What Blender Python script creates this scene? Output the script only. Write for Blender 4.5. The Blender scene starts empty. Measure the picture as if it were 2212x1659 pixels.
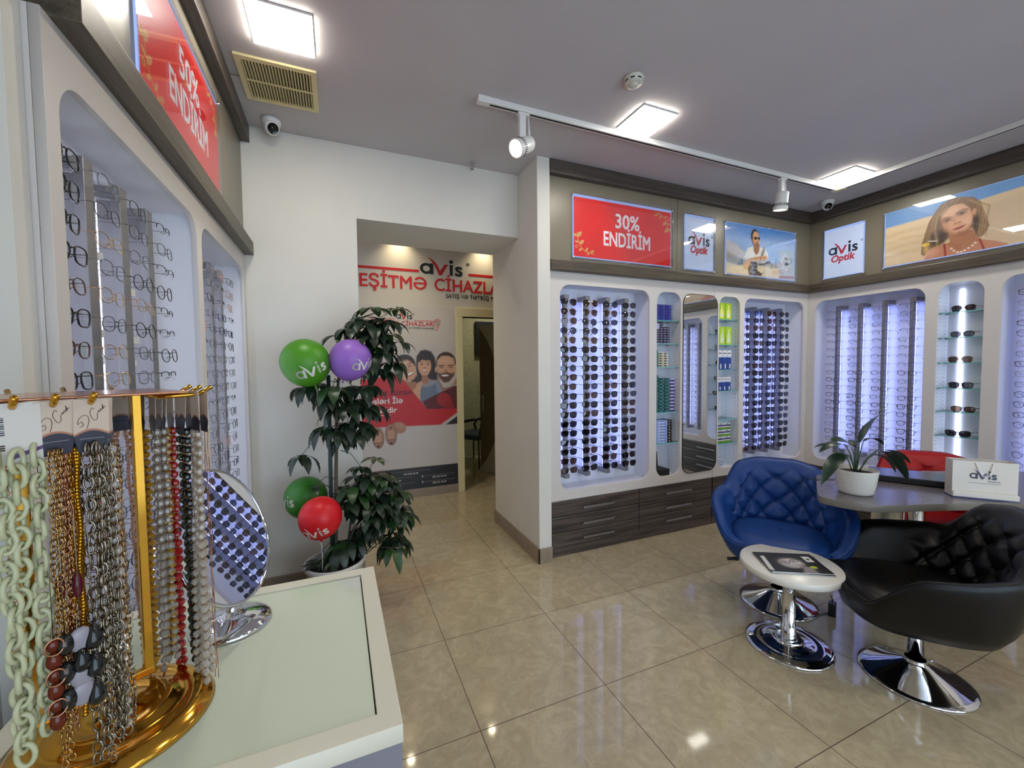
import bpy, bmesh, math, random
import numpy as np
from mathutils import Vector, Matrix
R = math.radians
PI = math.pi
random.seed(7)
SC = bpy.context.scene
COL = SC.collection

# ---------------------------------------------------------------- camera
CAM_POS = Vector((-0.49351, -1.52796, 1.46459))
RIGHT = Vector((0.92095346, -0.38954118, -0.01011905))
UP = Vector((0.02660544, 0.03695067, 0.99896286))
FWD = Vector((0.38876326, 0.92026753, -0.04439376))
cd = bpy.data.cameras.new('camera')
cam = bpy.data.objects.new('camera', cd)
COL.objects.link(cam)
cd.sensor_fit = 'HORIZONTAL'
cd.sensor_width = 36.0
cd.lens = 894.41 / 2212 * 36
cd.clip_start = 0.02
m = Matrix((RIGHT, UP, -FWD)).transposed().to_4x4()
m.translation = CAM_POS
cam.matrix_world = m
SC.camera = cam
# ---------------------------------------------------------------- world, exposure
w = bpy.data.worlds.new('world')
SC.world = w
w.use_nodes = True
w.node_tree.nodes['Background'].inputs[0].default_value = (0.70, 0.78, 1.0, 1)
w.node_tree.nodes['Background'].inputs[1].default_value = 5.0
SC.view_settings.view_transform = 'Standard'
SC.view_settings.look = 'None'
SC.view_settings.gamma = 1.0
SC.view_settings.use_curve_mapping = False
SC.view_settings.exposure = 0.0
SC.cycles.max_bounces = 8
SC.cycles.diffuse_bounces = 4
SC.cycles.glossy_bounces = 4
SC.cycles.transmission_bounces = 4
SC.cycles.transparent_max_bounces = 12
SC.cycles.caustics_reflective = False
SC.cycles.caustics_refractive = False
SC.cycles.sample_clamp_indirect = 4.0
H = 2.95            # ceiling height
PANEL_L = 47.0      # ceiling panel radiance
LED_L = 20.0         # niche strip radiance
SIGN_L = 0.55       # backlit print radiance
SPOT_W = 24.0
HALL_W = 17.0

# ---------------------------------------------------------------- materials
def s2l(c):
    return tuple(((x / 255) / 12.92 if x / 255 <= 0.04045 else ((x / 255 + 0.055) / 1.055) ** 2.4) for x in c)

MATS = {}
def mat(name, rgb, rough=0.5, metal=0.0, spec=0.5, emit=None, estr=0.0, alpha=None, coat=0.0, sheen=0.0):
    if name in MATS:
        return MATS[name]
    m = bpy.data.materials.new(name)
    m.use_nodes = True
    b = m.node_tree.nodes['Principled BSDF']
    b.inputs['Base Color'].default_value = (*s2l(rgb), 1)
    b.inputs['Roughness'].default_value = rough
    b.inputs['Metallic'].default_value = metal
    b.inputs['Specular IOR Level'].default_value = spec
    b.inputs['Coat Weight'].default_value = coat
    b.inputs['Coat Roughness'].default_value = 0.05
    if emit is not None:
        b.inputs['Emission Color'].default_value = (*emit, 1)
        b.inputs['Emission Strength'].default_value = estr
    MATS[name] = m
    return m

def nodes(m):
    return m.node_tree.nodes, m.node_tree.links, m.node_tree.nodes['Principled BSDF']

def vary(m, scale=(1, 1, 1), amt=0.12, nscale=6.0, detail=4, bump=0.0, c2=None, contrast=(0.35, 0.65)):
    """procedural colour variation (noise in object space) and an optional bump"""
    n, l, b = nodes(m)
    tc = n.new('ShaderNodeTexCoord')
    mp = n.new('ShaderNodeMapping')
    mp.inputs['Scale'].default_value = scale
    nz = n.new('ShaderNodeTexNoise')
    nz.inputs['Scale'].default_value = nscale
    nz.inputs['Detail'].default_value = detail
    l.new(tc.outputs['Object'], mp.inputs[0]); l.new(mp.outputs[0], nz.inputs['Vector'])
    rp = n.new('ShaderNodeValToRGB')
    base = b.inputs['Base Color'].default_value[:3]
    d = c2 and s2l(c2) or tuple(x * (1 - amt) for x in base)
    rp.color_ramp.elements[0].position = contrast[0]
    rp.color_ramp.elements[1].position = contrast[1]
    rp.color_ramp.elements[0].color = (*d, 1)
    rp.color_ramp.elements[1].color = (*base, 1)
    l.new(nz.outputs['Fac'], rp.inputs[0]); l.new(rp.outputs[0], b.inputs['Base Color'])
    if bump:
        bp = n.new('ShaderNodeBump')
        bp.inputs['Strength'].default_value = bump
        bp.inputs['Distance'].default_value = 0.002
        l.new(nz.outputs['Fac'], bp.inputs['Height']); l.new(bp.outputs[0], b.inputs['Normal'])
    return m

def clear_mat(name, tint, gloss=0.12, rough=0.03, trans=1.0, lightrgb=None, fk=0.6):
    """thin glass or tinted lens: transparent with a Fresnel-weighted gloss"""
    if name in MATS:
        return MATS[name]
    m = bpy.data.materials.new(name)
    m.use_nodes = True
    n, l = m.node_tree.nodes, m.node_tree.links
    n.clear()
    out = n.new('ShaderNodeOutputMaterial')
    tr = n.new('ShaderNodeBsdfTransparent'); tr.inputs[0].default_value = (*tint, 1)
    gl = n.new('ShaderNodeBsdfGlossy'); gl.inputs['Roughness'].default_value = rough
    fr = n.new('ShaderNodeLayerWeight'); fr.inputs['Blend'].default_value = 0.35
    ma = n.new('ShaderNodeMath'); ma.operation = 'MULTIPLY_ADD'
    ma.inputs[1].default_value = fk; ma.inputs[2].default_value = gloss * 0.35
    mx = n.new('ShaderNodeMixShader')
    l.new(fr.outputs['Fresnel'], ma.inputs[0]); l.new(ma.outputs[0], mx.inputs[0])
    l.new(tr.outputs[0], mx.inputs[1]); l.new(gl.outputs[0], mx.inputs[2])
    if trans < 1.0:
        df = n.new('ShaderNodeBsdfDiffuse'); df.inputs[0].default_value = (*s2l(lightrgb or (20, 18, 18)), 1)
        m2 = n.new('ShaderNodeMixShader'); m2.inputs[0].default_value = trans
        l.new(df.outputs[0], m2.inputs[1]); l.new(mx.outputs[0], m2.inputs[2]); l.new(m2.outputs[0], out.inputs[0])
    else:
        l.new(mx.outputs[0], out.inputs[0])
    MATS[name] = m
    return m

def emit_mat(name, rgb, strength):
    if name in MATS:
        return MATS[name]
    m = bpy.data.materials.new(name)
    m.use_nodes = True
    n, l = m.node_tree.nodes, m.node_tree.links
    n.clear()
    out = n.new('ShaderNodeOutputMaterial')
    e = n.new('ShaderNodeEmission')
    e.inputs[0].default_value = (*rgb, 1); e.inputs[1].default_value = strength
    l.new(e.outputs[0], out.inputs[0])
    MATS[name] = m
    return m

def wood(name, dark, light, nscale=1.0, rough=0.45, axis=0):
    m = mat(name, light, rough)
    n, l, b = nodes(m)
    tc = n.new('ShaderNodeTexCoord'); mp = n.new('ShaderNodeMapping')
    sc = [34.0, 34.0, 34.0]; sc[axis] = 1.6
    mp.inputs['Scale'].default_value = sc
    nz = n.new('ShaderNodeTexNoise'); nz.inputs['Scale'].default_value = nscale
    nz.inputs['Detail'].default_value = 6; nz.inputs['Roughness'].default_value = 0.65
    nz.inputs['Distortion'].default_value = 0.6
    rp = n.new('ShaderNodeValToRGB')
    rp.color_ramp.elements[0].position = 0.36; rp.color_ramp.elements[1].position = 0.68
    rp.color_ramp.elements[0].color = (*s2l(dark), 1); rp.color_ramp.elements[1].color = (*s2l(light), 1)
    l.new(tc.outputs['Object'], mp.inputs[0]); l.new(mp.outputs[0], nz.inputs['Vector'])
    l.new(nz.outputs['Fac'], rp.inputs[0]); l.new(rp.outputs[0], b.inputs['Base Color'])
    return m

M_WALL = vary(mat('wall_paint', (222, 219, 210), 0.75), amt=0.04, nscale=3, bump=0.04)
M_CEIL = vary(mat('ceiling_paint', (196, 191, 192), 0.8), amt=0.04, nscale=2)
M_FASCIA = vary(mat('fascia_laminate', (214, 208, 203), 0.35), amt=0.03, nscale=2)
M_NICHE = mat('niche_laminate', (225, 226, 232), 0.45)
M_TAUPE = vary(mat('taupe_laminate', (124, 116, 99), 0.35), amt=0.05, nscale=2)
M_LEDGE = wood('ledge_wood', (62, 54, 44), (98, 88, 72), 1.0, 0.42)
M_DARKWOOD = wood('dark_wood', (46, 38, 35), (98, 85, 77), 1.0, 0.45)
M_CROWN = wood('crown_wood', (60, 52, 46), (90, 80, 72), 1.0, 0.42)
M_SKIRT = vary(mat('skirting_tile', (150, 134, 116), 0.35), amt=0.15, nscale=14)
M_GROOVE = mat('dark_gap', (30, 28, 26), 0.8)
M_CHROME = mat('chrome', (225, 227, 232), 0.06, 1.0)
M_STEEL = mat('brushed_steel', (170, 168, 165), 0.32, 1.0)
M_RAIL = mat('rail_aluminium', (150, 148, 150), 0.42, 0.7)
M_GOLD = mat('gold_metal', (214, 160, 62), 0.14, 1.0)
M_GOLDROSE = mat('rose_gold_metal', (206, 150, 120), 0.2, 1.0)
M_WHITE = mat('white_plastic', (228, 227, 224), 0.35)
M_BLACK = mat('black_plastic', (18, 18, 19), 0.3)
M_GLASS = clear_mat('clear_glass', (0.93, 0.98, 0.96), 0.15)
M_SHELF = clear_mat('shelf_glass', (0.80, 0.95, 0.92), 0.3)
M_SHELFEDGE = mat('shelf_glass_edge', (110, 190, 185), 0.2, emit=None)
M_MIRROR = mat('mirror_silver', (235, 238, 238), 0.01, 1.0)
M_LED = emit_mat('niche_light', (0.30, 0.37, 1.0), LED_L)
M_LEDW = emit_mat('niche_light_white', (0.74, 0.80, 1.0), LED_L * 2.2)
M_LEDBAR = emit_mat('shelf_light', (0.62, 0.72, 1.0), 5.0)
M_PANEL = emit_mat('ceiling_light', (1.0, 0.94, 0.83), PANEL_L)
M_SPOTLENS = emit_mat('spot_lens', (1.0, 0.95, 0.72), 9.0)

# ---------------------------------------------------------------- mesh helpers
class MB:
    """collects shapes and links them as ONE mesh object"""
    def __init__(self):
        self.v = []; self.f = []; self.mi = []; self.sm = []; self.mats = []
    def mid(self, m):
        if m not in self.mats:
            self.mats.append(m)
        return self.mats.index(m)
    def add(self, vs, fs, m, smooth=False):
        o = len(self.v); k = self.mid(m)
        self.v += [tuple(x) for x in vs]
        for f in fs:
            self.f.append(tuple(i + o for i in f)); self.mi.append(k); self.sm.append(smooth)
        return self
    def box(self, lo, hi, m, bev=0.0, mtx=None):
        lo = Vector(lo); hi = Vector(hi)
        if bev <= 0:
            vs = [(x, y, z) for x in (lo.x, hi.x) for y in (lo.y, hi.y) for z in (lo.z, hi.z)]
            fs = [(0, 1, 3, 2), (4, 6, 7, 5), (0, 4, 5, 1), (2, 3, 7, 6), (0, 2, 6, 4), (1, 5, 7, 3)]
        else:
            bm = bmesh.new()
            bmesh.ops.create_cube(bm, size=1)
            for v in bm.verts:
                v.co = Vector((lo[i] + (v.co[i] + 0.5) * (hi[i] - lo[i]) for i in range(3)))
            bmesh.ops.bevel(bm, geom=bm.edges[:], offset=bev, segments=2, affect='EDGES', profile=0.5)
            bmesh.ops.recalc_face_normals(bm, faces=bm.faces[:])
            vs = [v.co.copy() for v in bm.verts]; fs = [[v.index for v in f.verts] for f in bm.faces]
            bm.free()
        if mtx is not None:
            vs = [mtx @ Vector(v) for v in vs]
        return self.add(vs, fs, m)
    def tube(self, pts, r, m, n=8, closed=False, cap=True, smooth=True, flat=1.0):
        pts = [Vector(p) for p in pts]; k = len(pts)
        rs = r if isinstance(r, (list, tuple)) else [r] * k
        vs = []; fs = []
        tans = []
        for i in range(k):
            a = pts[(i - 1) % k] if closed or i else pts[i]
            b = pts[(i + 1) % k] if closed or i < k - 1 else pts[i]
            t = (b - a)
            tans.append(t.normalized() if t.length > 1e-9 else Vector((0, 0, 1)))
        t0 = tans[0]
        ref = Vector((0, 0, 1)) if abs(t0.z) < 0.9 else Vector((1, 0, 0))
        nrm = (ref - t0 * ref.dot(t0)).normalized()
        for i in range(k):
            t = tans[i]
            nrm = (nrm - t * nrm.dot(t))
            nrm = nrm.normalized() if nrm.length > 1e-6 else t.orthogonal().normalized()
            bi = t.cross(nrm)
            for j in range(n):
                a = 2 * PI * j / n
                vs.append(pts[i] + nrm * (math.cos(a) * rs[i]) + bi * (math.sin(a) * rs[i] * flat))
        for i in range(k if closed else k - 1):
            for j in range(n):
                p = i * n; q = ((i + 1) % k) * n; j2 = (j + 1) % n
                fs.append((p + j, p + j2, q + j2, q + j))
        if cap and not closed:
            fs.append(tuple(range(n - 1, -1, -1))); fs.append(tuple((k - 1) * n + j for j in range(n)))
        return self.add(vs, fs, m, smooth)
    def lathe(self, prof, m, n=32, c=(0, 0, 0), mtx=None, smooth=True, a0=0.0, a1=2 * PI):
        vs = []; fs = []; full = abs(a1 - a0 - 2 * PI) < 1e-6
        cols = n if full else n + 1
        for (r, z) in prof:
            for j in range(cols):
                a = a0 + (a1 - a0) * j / n
                vs.append(Vector((c[0] + r * math.cos(a), c[1] + r * math.sin(a), c[2] + z)))
        for i in range(len(prof) - 1):
            for j in range(n):
                j2 = (j + 1) % cols
                fs.append((i * cols + j, i * cols + j2, (i + 1) * cols + j2, (i + 1) * cols + j))
        if mtx is not None:
            vs = [mtx @ v for v in vs]
        return self.add(vs, fs, m, smooth)
    def ball(self, c, r, m, n=10, k=6, sc=(1, 1, 1)):
        vs = []; fs = []
        for i in range(k + 1):
            t = PI * i / k
            for j in range(n):
                a = 2 * PI * j / n
                vs.append((c[0] + r * sc[0] * math.sin(t) * math.cos(a), c[1] + r * sc[1] * math.sin(t) * math.sin(a), c[2] - r * sc[2] * math.cos(t)))
        for i in range(k):
            for j in range(n):
                j2 = (j + 1) % n
                fs.append((i * n + j, i * n + j2, (i + 1) * n + j2, (i + 1) * n + j))
        return self.add(vs, fs, m, True)
    def quad(self, a, b, c, d, m):
        return self.add([a, b, c, d], [(0, 1, 2, 3)], m)
    def prism(self, poly, z0, z1, m, mtx=None, smooth_side=False):
        """extrude a convex-ish 2D outline (x,y) between z0 and z1"""
        n = len(poly)
        vs = [Vector((p[0], p[1], z0)) for p in poly] + [Vector((p[0], p[1], z1)) for p in poly]
        if mtx is not None:
            vs = [mtx @ v for v in vs]
        self.add(vs, [tuple(range(n - 1, -1, -1)), tuple(range(n, 2 * n))], m)
        o = len(self.v) - 2 * n; k = self.mid(m)
        for i in range(n):
            j = (i + 1) % n
            self.f.append((o + i, o + j, o + n + j, o + n + i)); self.mi.append(k); self.sm.append(smooth_side)
        return self
    def mesh(self, name):
        me = bpy.data.meshes.new(name)
        me.from_pydata([tuple(v) for v in self.v], [], self.f)
        for mm in self.mats:
            me.materials.append(mm)
        me.polygons.foreach_set('material_index', self.mi)
        me.polygons.foreach_set('use_smooth', self.sm)
        me.update()
        return me
    def build(self, name, parent=None, mtx=None):
        return link(name, self.mesh(name), parent, mtx)

def link(name, me, parent=None, mtx=None):
    o = bpy.data.objects.new(name, me)
    COL.objects.link(o)
    if parent is not None:
        o.parent = parent
    if mtx is not None:
        o.matrix_basis = mtx
    return o

def tag(o, label, cat, group=None, kind=None):
    o['label'] = label; o['category'] = cat
    if group: o['group'] = group
    if kind: o['kind'] = kind
    return o

def thing(name, label, cat, mtx=None, group=None):
    o = link(name, None, None, mtx)
    o.empty_display_size = 0.05
    return tag(o, label, cat, group)

def struct(name, mb, mtx=None):
    o = mb.build(name, None, mtx)
    o['kind'] = 'structure'
    return o

def T(x, y, z, rz=0.0):
    return Matrix.Translation((x, y, z)) @ Matrix.Rotation(rz, 4, 'Z')

def frame(origin, u, v):
    """local x = u, y = v, z = u x v"""
    u = Vector(u).normalized(); v = Vector(v).normalized(); n = u.cross(v)
    mm = Matrix((u, v, n)).transposed().to_4x4()
    mm.translation = origin
    return mm

FA = frame((0.0, 1.2, 0.0), (1, 0, 0), (0, 0, 1))     # back cabinets: x along the wall, y up, z towards the room
FB = frame((3.93, 1.2, 0.0), (0, -1, 0), (0, 0, 1))   # right wall: x = 1.2 - world y
FL = frame((-1.0, 0.0, 0.0), (0, 1, 0), (0, 0, 1))    # left wall: x = world y
FE = frame((0.0, 3.13, 0.0), (1, 0, 0), (0, 0, 1))    # corridor wall

def rrect(x0, x1, y0, y1, r, n=8):
    pts = []
    for cx, cy, a in ((x1 - r, y1 - r, 0), (x0 + r, y1 - r, 90), (x0 + r, y0 + r, 180), (x1 - r, y0 + r, 270)):
        for k in range(n + 1):
            t = R(a + 90 * k / n)
            pts.append((cx + r * math.cos(t), cy + r * math.sin(t)))
    return pts

def fill_mesh(name, loops, depth, m, bevel=0.0):
    """flat panel with holes: 2D loops filled even-odd, extruded to thickness depth (z from -depth to 0)"""
    cu = bpy.data.curves.new(name, 'CURVE')
    cu.dimensions = '2D'; cu.fill_mode = 'BOTH'; cu.extrude = depth / 2 - bevel
    cu.bevel_depth = bevel; cu.bevel_resolution = 1; cu.offset = -bevel
    for lp in loops:
        sp = cu.splines.new('POLY')
        sp.points.add(len(lp) - 1)
        for i, p in enumerate(lp):
            sp.points[i].co = (p[0], p[1], 0, 1)
        sp.use_cyclic_u = True
    o = bpy.data.objects.new(name, cu)
    COL.objects.link(o)
    bpy.context.view_layer.update()
    dg = bpy.context.evaluated_depsgraph_get()
    me = bpy.data.meshes.new_from_object(o.evaluated_get(dg))
    bpy.data.objects.remove(o); bpy.data.curves.remove(cu)
    me.name = name
    me.transform(Matrix.Translation((0, 0, -depth / 2)))
    me.materials.clear(); me.materials.append(m)
    return me

def schwa(h, w, st, m):
    """the letter schwa as a heavy stroke: crossbar and a bowl open at the upper left"""
    a, b = w / 2, h / 2
    arc = [R(180 + 325 * k / 30) for k in range(31)]
    lp = [(a + a * math.cos(t), b + b * math.sin(t)) for t in arc] + [(a + (a - st) * math.cos(t), b + (b - st * 0.9) * math.sin(t)) for t in reversed(arc)]
    m1 = fill_mesh('letter', [lp], 0.0012, m)
    m2 = fill_mesh('letter', [[(st * 0.3, b - st * 0.42), (w - st * 0.3, b - st * 0.42), (w - st * 0.3, b + st * 0.42), (st * 0.3, b + st * 0.42)]], 0.0012, m)
    m2.transform(Matrix.Translation((0, 0, -0.0002)))
    return [(m1, Matrix.Translation((0, 0, 0.0006))), (m2, Matrix.Translation((0, 0, 0.0006)))]

def text_mesh(body, size, m, bold=0.0, align='CENTER', width=None, shear=0.0, extrude=0.0006, spacing=1.0):
    if 'Ə' not in body and 'ə' not in body:
        return plain_text(body, size, m, bold, align, width, shear, extrude, spacing)
    sb = body.replace('Ə', 'O').replace('ə', 'o')
    def right(s):
        me = plain_text(s, size, m, 0.0, 'LEFT', None, 0.0, 0.0, spacing)
        x = [v.co.x for v in me.vertices]; r = (min(x), max(x)); bpy.data.meshes.remove(me)
        return r
    items = []; i = 0
    while i < len(body):
        if body[i] == ' ':
            i += 1; continue
        one = right(sb[i]); off = right(sb[:i + 1])[1] - one[1]
        if body[i] in 'Əə':
            hh = size * (0.70 if body[i] == 'Ə' else 0.52); ww = one[1] - one[0]
            d = bold * size
            items += [(me, Matrix.Translation((off + one[0] - d, -d, 0)) @ mx) for me, mx in schwa(hh + 2 * d, ww + 2 * d, size * 0.085 + 2.1 * d, m)]
            i += 1
        else:
            j = i
            while j < len(body) and body[j] not in 'Əə':
                j += 1
            items.append((plain_text(body[i:j].rstrip(), size, m, bold, 'LEFT', None, shear, extrude, spacing), Matrix.Translation((off, 0, 0))))
            i = j
    me = join_meshes('lettering', items)
    xs = [v.co.x for v in me.vertices]; k = width / (max(xs) - min(xs)) if width else 1.0
    dx = -(max(xs) + min(xs)) / 2 if align == 'CENTER' else 0.0
    me.transform(Matrix.Diagonal((k, 1, 1, 1)) @ Matrix.Translation((dx, 0, 0)))
    return me

def plain_text(body, size, m, bold=0.0, align='CENTER', width=None, shear=0.0, extrude=0.0006, spacing=1.0):
    cu = bpy.data.curves.new('lettering', 'FONT')
    cu.body = body; cu.size = size; cu.align_x = align
    cu.extrude = extrude; cu.shear = shear; cu.space_character = spacing; cu.resolution_u = 3
    o = bpy.data.objects.new('lettering', cu)
    COL.objects.link(o)
    bpy.context.view_layer.update()
    dg = bpy.context.evaluated_depsgraph_get()
    me = bpy.data.meshes.new_from_object(o.evaluated_get(dg))
    bpy.data.objects.remove(o); bpy.data.curves.remove(cu)
    me.materials.clear(); me.materials.append(m)
    if bold:            # heavier strokes: the outline laid over itself a hair to every side
        d = bold * size * 1.1
        off = [(d * math.cos(PI * k / 4), d * math.sin(PI * k / 4)) for k in range(8)] + [(0, 0)]
        src = me
        me = join_meshes('lettering', [(src if k == 8 else src.copy(), Matrix.Translation((dx, dy, 0.00009 * k))) for k, (dx, dy) in enumerate(off)])
    if width:
        xs = [v.co.x for v in me.vertices]
        w0 = max(xs) - min(xs)
        me.transform(Matrix.Diagonal((width / w0, 1, 1, 1)))
    return me

def join_meshes(name, items):
    """items: (mesh, matrix) -> one mesh with all the materials"""
    mb = MB()
    for me, mx in items:
        vs = [mx @ v.co for v in me.vertices]
        for pi, p in enumerate(me.polygons):
            pass
        o = len(mb.v)
        mb.v += [tuple(v) for v in vs]
        ids = [mb.mid(mm) for mm in me.materials]
        for p in me.polygons:
            mb.f.append(tuple(i + o for i in p.vertices)); mb.mi.append(ids[p.material_index]); mb.sm.append(p.use_smooth)
        bpy.data.meshes.remove(me)
    return mb.mesh(name)

def TS(x, y, z=0.0, s=1.0):
    return Matrix.Translation((x, y, z)) @ Matrix.Diagonal((s, s, 1, 1))

def logo_mesh(s, mblack, mred, reg=True):
    """the shop wordmark, x-height s, origin at the lower left of the a; returns list of (mesh, matrix)"""
    out = []
    def poly(loops, m):
        return fill_mesh('wordmark', loops, 0.0012, m)
    ring = lambda cx, cy, r, n=28: [(cx + r * math.cos(2 * PI * k / n), cy + r * math.sin(2 * PI * k / n)) for k in range(n)]
    # a: bowl and stem
    out.append(poly([ring(0.5, 0.5, 0.52), ring(0.5, 0.5, 0.29)], mblack))
    out.append(poly([[(0.80, -0.02), (1.06, -0.02), (1.06, 1.02), (0.80, 1.02)]], mblack)); out[-1].transform(Matrix.Translation((0, 0, 0.00035)))
    # v with the long swoosh arm
    sw = [(0.55, 1.62)]
    P0, P1, P2 = Vector((0.55, 1.62)), Vector((1.28, 1.42)), Vector((1.62, 0.36))
    for k in range(1, 9):
        t = k / 8
        sw.append(tuple(P0 * (1 - t) ** 2 + P1 * 2 * t * (1 - t) + P2 * t * t))
    sw += [(2.02, 1.02), (2.30, 1.02), (1.76, -0.06), (1.52, -0.06)]
    Q0, Q1, Q2 = Vector((1.52, -0.06)), Vector((1.12, 1.22)), Vector((0.55, 1.62))
    for k in range(1, 8):
        t = k / 8
        sw.append(tuple(Q0 * (1 - t) ** 2 + Q1 * 2 * t * (1 - t) + Q2 * t * t))
    out.append(poly([sw], mred)); out[-1].transform(Matrix.Translation((0, 0, 0.0007)))
    out.append(poly([[(2.44, -0.02), (2.70, -0.02), (2.70, 1.02), (2.44, 1.02)]], mblack))
    out.append(poly([ring(2.57, 1.32, 0.17)], mblack))
    res = [(me, Matrix.Diagonal((s, s, 1, 1))) for me in out]
    res.append((text_mesh('s', s * 1.92, mblack, 0.022, 'LEFT', extrude=0.0006), Matrix.Translation((2.84 * s, 0, -0.0006))))
    if reg:
        res.append((text_mesh('®', s * 0.42, mblack, 0.0, 'LEFT', extrude=0.0006), Matrix.Translation((3.85 * s, 1.05 * s, -0.0006))))
    return res
LOGO_W = 3.75       # width of the wordmark in x-heights

# ---------------------------------------------------------------- painted prints
class Canvas:
    """a printed picture: colours on a fine vertex grid, x and y in metres"""
    def __init__(self, w, h, nx, ny, rgb):
        self.w, self.h, self.nx, self.ny = w, h, nx, ny
        self.X, self.Y = np.meshgrid(np.linspace(0, w, nx), np.linspace(0, h, ny))
        self.c = np.zeros((ny, nx, 3)); self.c[:] = s2l(rgb)
        self.soft = 0.8 * w / nx
    def blend(self, a, rgb):
        a = np.clip(a, 0, 1)[..., None]
        col = np.array(s2l(rgb)) if not isinstance(rgb, np.ndarray) else rgb
        self.c = self.c * (1 - a) + col * a
        return self
    def ell(self, cx, cy, rx, ry, rgb, rot=0.0, soft=None, op=1.0):
        soft = soft or self.soft
        ca, sa = math.cos(R(rot)), math.sin(R(rot))
        dx, dy = self.X - cx, self.Y - cy
        u, v = dx * ca + dy * sa, -dx * sa + dy * ca
        d = (np.sqrt((u / rx) ** 2 + (v / ry) ** 2) - 1) * min(rx, ry)
        return self.blend(op * np.clip(0.5 - d / (2 * soft), 0, 1), rgb)
    def poly(self, pts, rgb, soft=None, op=1.0):
        soft = soft or self.soft
        x, y = self.X, self.Y
        inside = np.zeros(x.shape, bool); dist = np.full(x.shape, 1e9)
        n = len(pts)
        for i in range(n):
            x1, y1 = pts[i]; x2, y2 = pts[(i + 1) % n]
            if y1 != y2:
                c = ((y1 > y) != (y2 > y)) & (x < (x2 - x1) * (y - y1) / (y2 - y1) + x1)
                inside ^= c
            ex, ey = x2 - x1, y2 - y1
            t = np.clip(((x - x1) * ex + (y - y1) * ey) / max(ex * ex + ey * ey, 1e-12), 0, 1)
            dist = np.minimum(dist, np.hypot(x - x1 - t * ex, y - y1 - t * ey))
        d = np.where(inside, -dist, dist)
        return self.blend(op * np.clip(0.5 - d / (2 * soft), 0, 1), rgb)
    def line(self, pts, r, rgb, soft=None, op=1.0):
        soft = soft or self.soft
        dist = np.full(self.X.shape, 1e9)
        for (x1, y1), (x2, y2) in zip(pts[:-1], pts[1:]):
            ex, ey = x2 - x1, y2 - y1
            t = np.clip(((self.X - x1) * ex + (self.Y - y1) * ey) / max(ex * ex + ey * ey, 1e-12), 0, 1)
            dist = np.minimum(dist, np.hypot(self.X - x1 - t * ex, self.Y - y1 - t * ey))
        return self.blend(op * np.clip(0.5 - (dist - r) / (2 * soft), 0, 1), rgb)
    def grad(self, y0, y1, rgb, op=1.0):
        return self.blend(op * np.clip((self.Y - y0) / (y1 - y0), 0, 1), rgb)
    def grain(self, amt, sx=1, sy=1, seed=1):
        rs = np.random.RandomState(seed)
        g = rs.rand(max(2, self.ny // sy), max(2, self.nx // sx))
        yi = np.linspace(0, g.shape[0] - 1.001, self.ny); xi = np.linspace(0, g.shape[1] - 1.001, self.nx)
        y0 = yi.astype(int); x0 = xi.astype(int); fy = (yi - y0)[:, None]; fx = (xi - x0)[None]
        gg = (g[y0][:, x0] * (1 - fy) * (1 - fx) + g[y0 + 1][:, x0] * fy * (1 - fx) + g[y0][:, x0 + 1] * (1 - fy) * fx + g[y0 + 1][:, x0 + 1] * fy * fx)
        self.c *= (1 + amt * (gg - 0.5))[..., None]
        return self
    def mesh(self, name, m):
        nx, ny = self.nx, self.ny
        me = bpy.data.meshes.new(name)
        co = np.stack([self.X.ravel(), self.Y.ravel(), np.zeros(nx * ny)], 1).astype(np.float32)
        i = np.arange(nx * ny).reshape(ny, nx)
        q = np.stack([i[:-1, :-1].ravel(), i[:-1, 1:].ravel(), i[1:, 1:].ravel(), i[1:, :-1].ravel()], 1).astype(np.int32)
        me.vertices.add(len(co)); me.vertices.foreach_set('co', co.ravel())
        me.loops.add(q.size); me.loops.foreach_set('vertex_index', q.ravel())
        me.polygons.add(len(q))
        me.polygons.foreach_set('loop_start', np.arange(0, q.size, 4, dtype=np.int32))
        me.update(calc_edges=True)
        at = me.color_attributes.new('print', 'FLOAT_COLOR', 'POINT')
        at.data.foreach_set('color', np.concatenate([np.clip(self.c, 0, 1).reshape(-1, 3), np.ones((nx * ny, 1))], 1).astype(np.float32).ravel())
        me.materials.append(m)
        return me

def print_mat(name, estr, rough=0.2, coat=0.0):
    if name in MATS:
        return MATS[name]
    m = bpy.data.materials.new(name)
    m.use_nodes = True
    n, l, b = nodes(m)
    a = n.new('ShaderNodeVertexColor'); a.layer_name = 'print'
    l.new(a.outputs[0], b.inputs['Base Color'])
    if estr:
        l.new(a.outputs[0], b.inputs['Emission Color'])
        b.inputs['Emission Strength'].default_value = estr
    b.inputs['Roughness'].default_value = rough
    b.inputs['Coat Weight'].default_value = coat
    b.inputs['Coat Roughness'].default_value = 0.02
    MATS[name] = m
    return m
M_PRINT_LIT = print_mat('backlit_print', SIGN_L, 0.35, 0.0)
M_PRINT = print_mat('paper_print', 0.0, 0.45)
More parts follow.
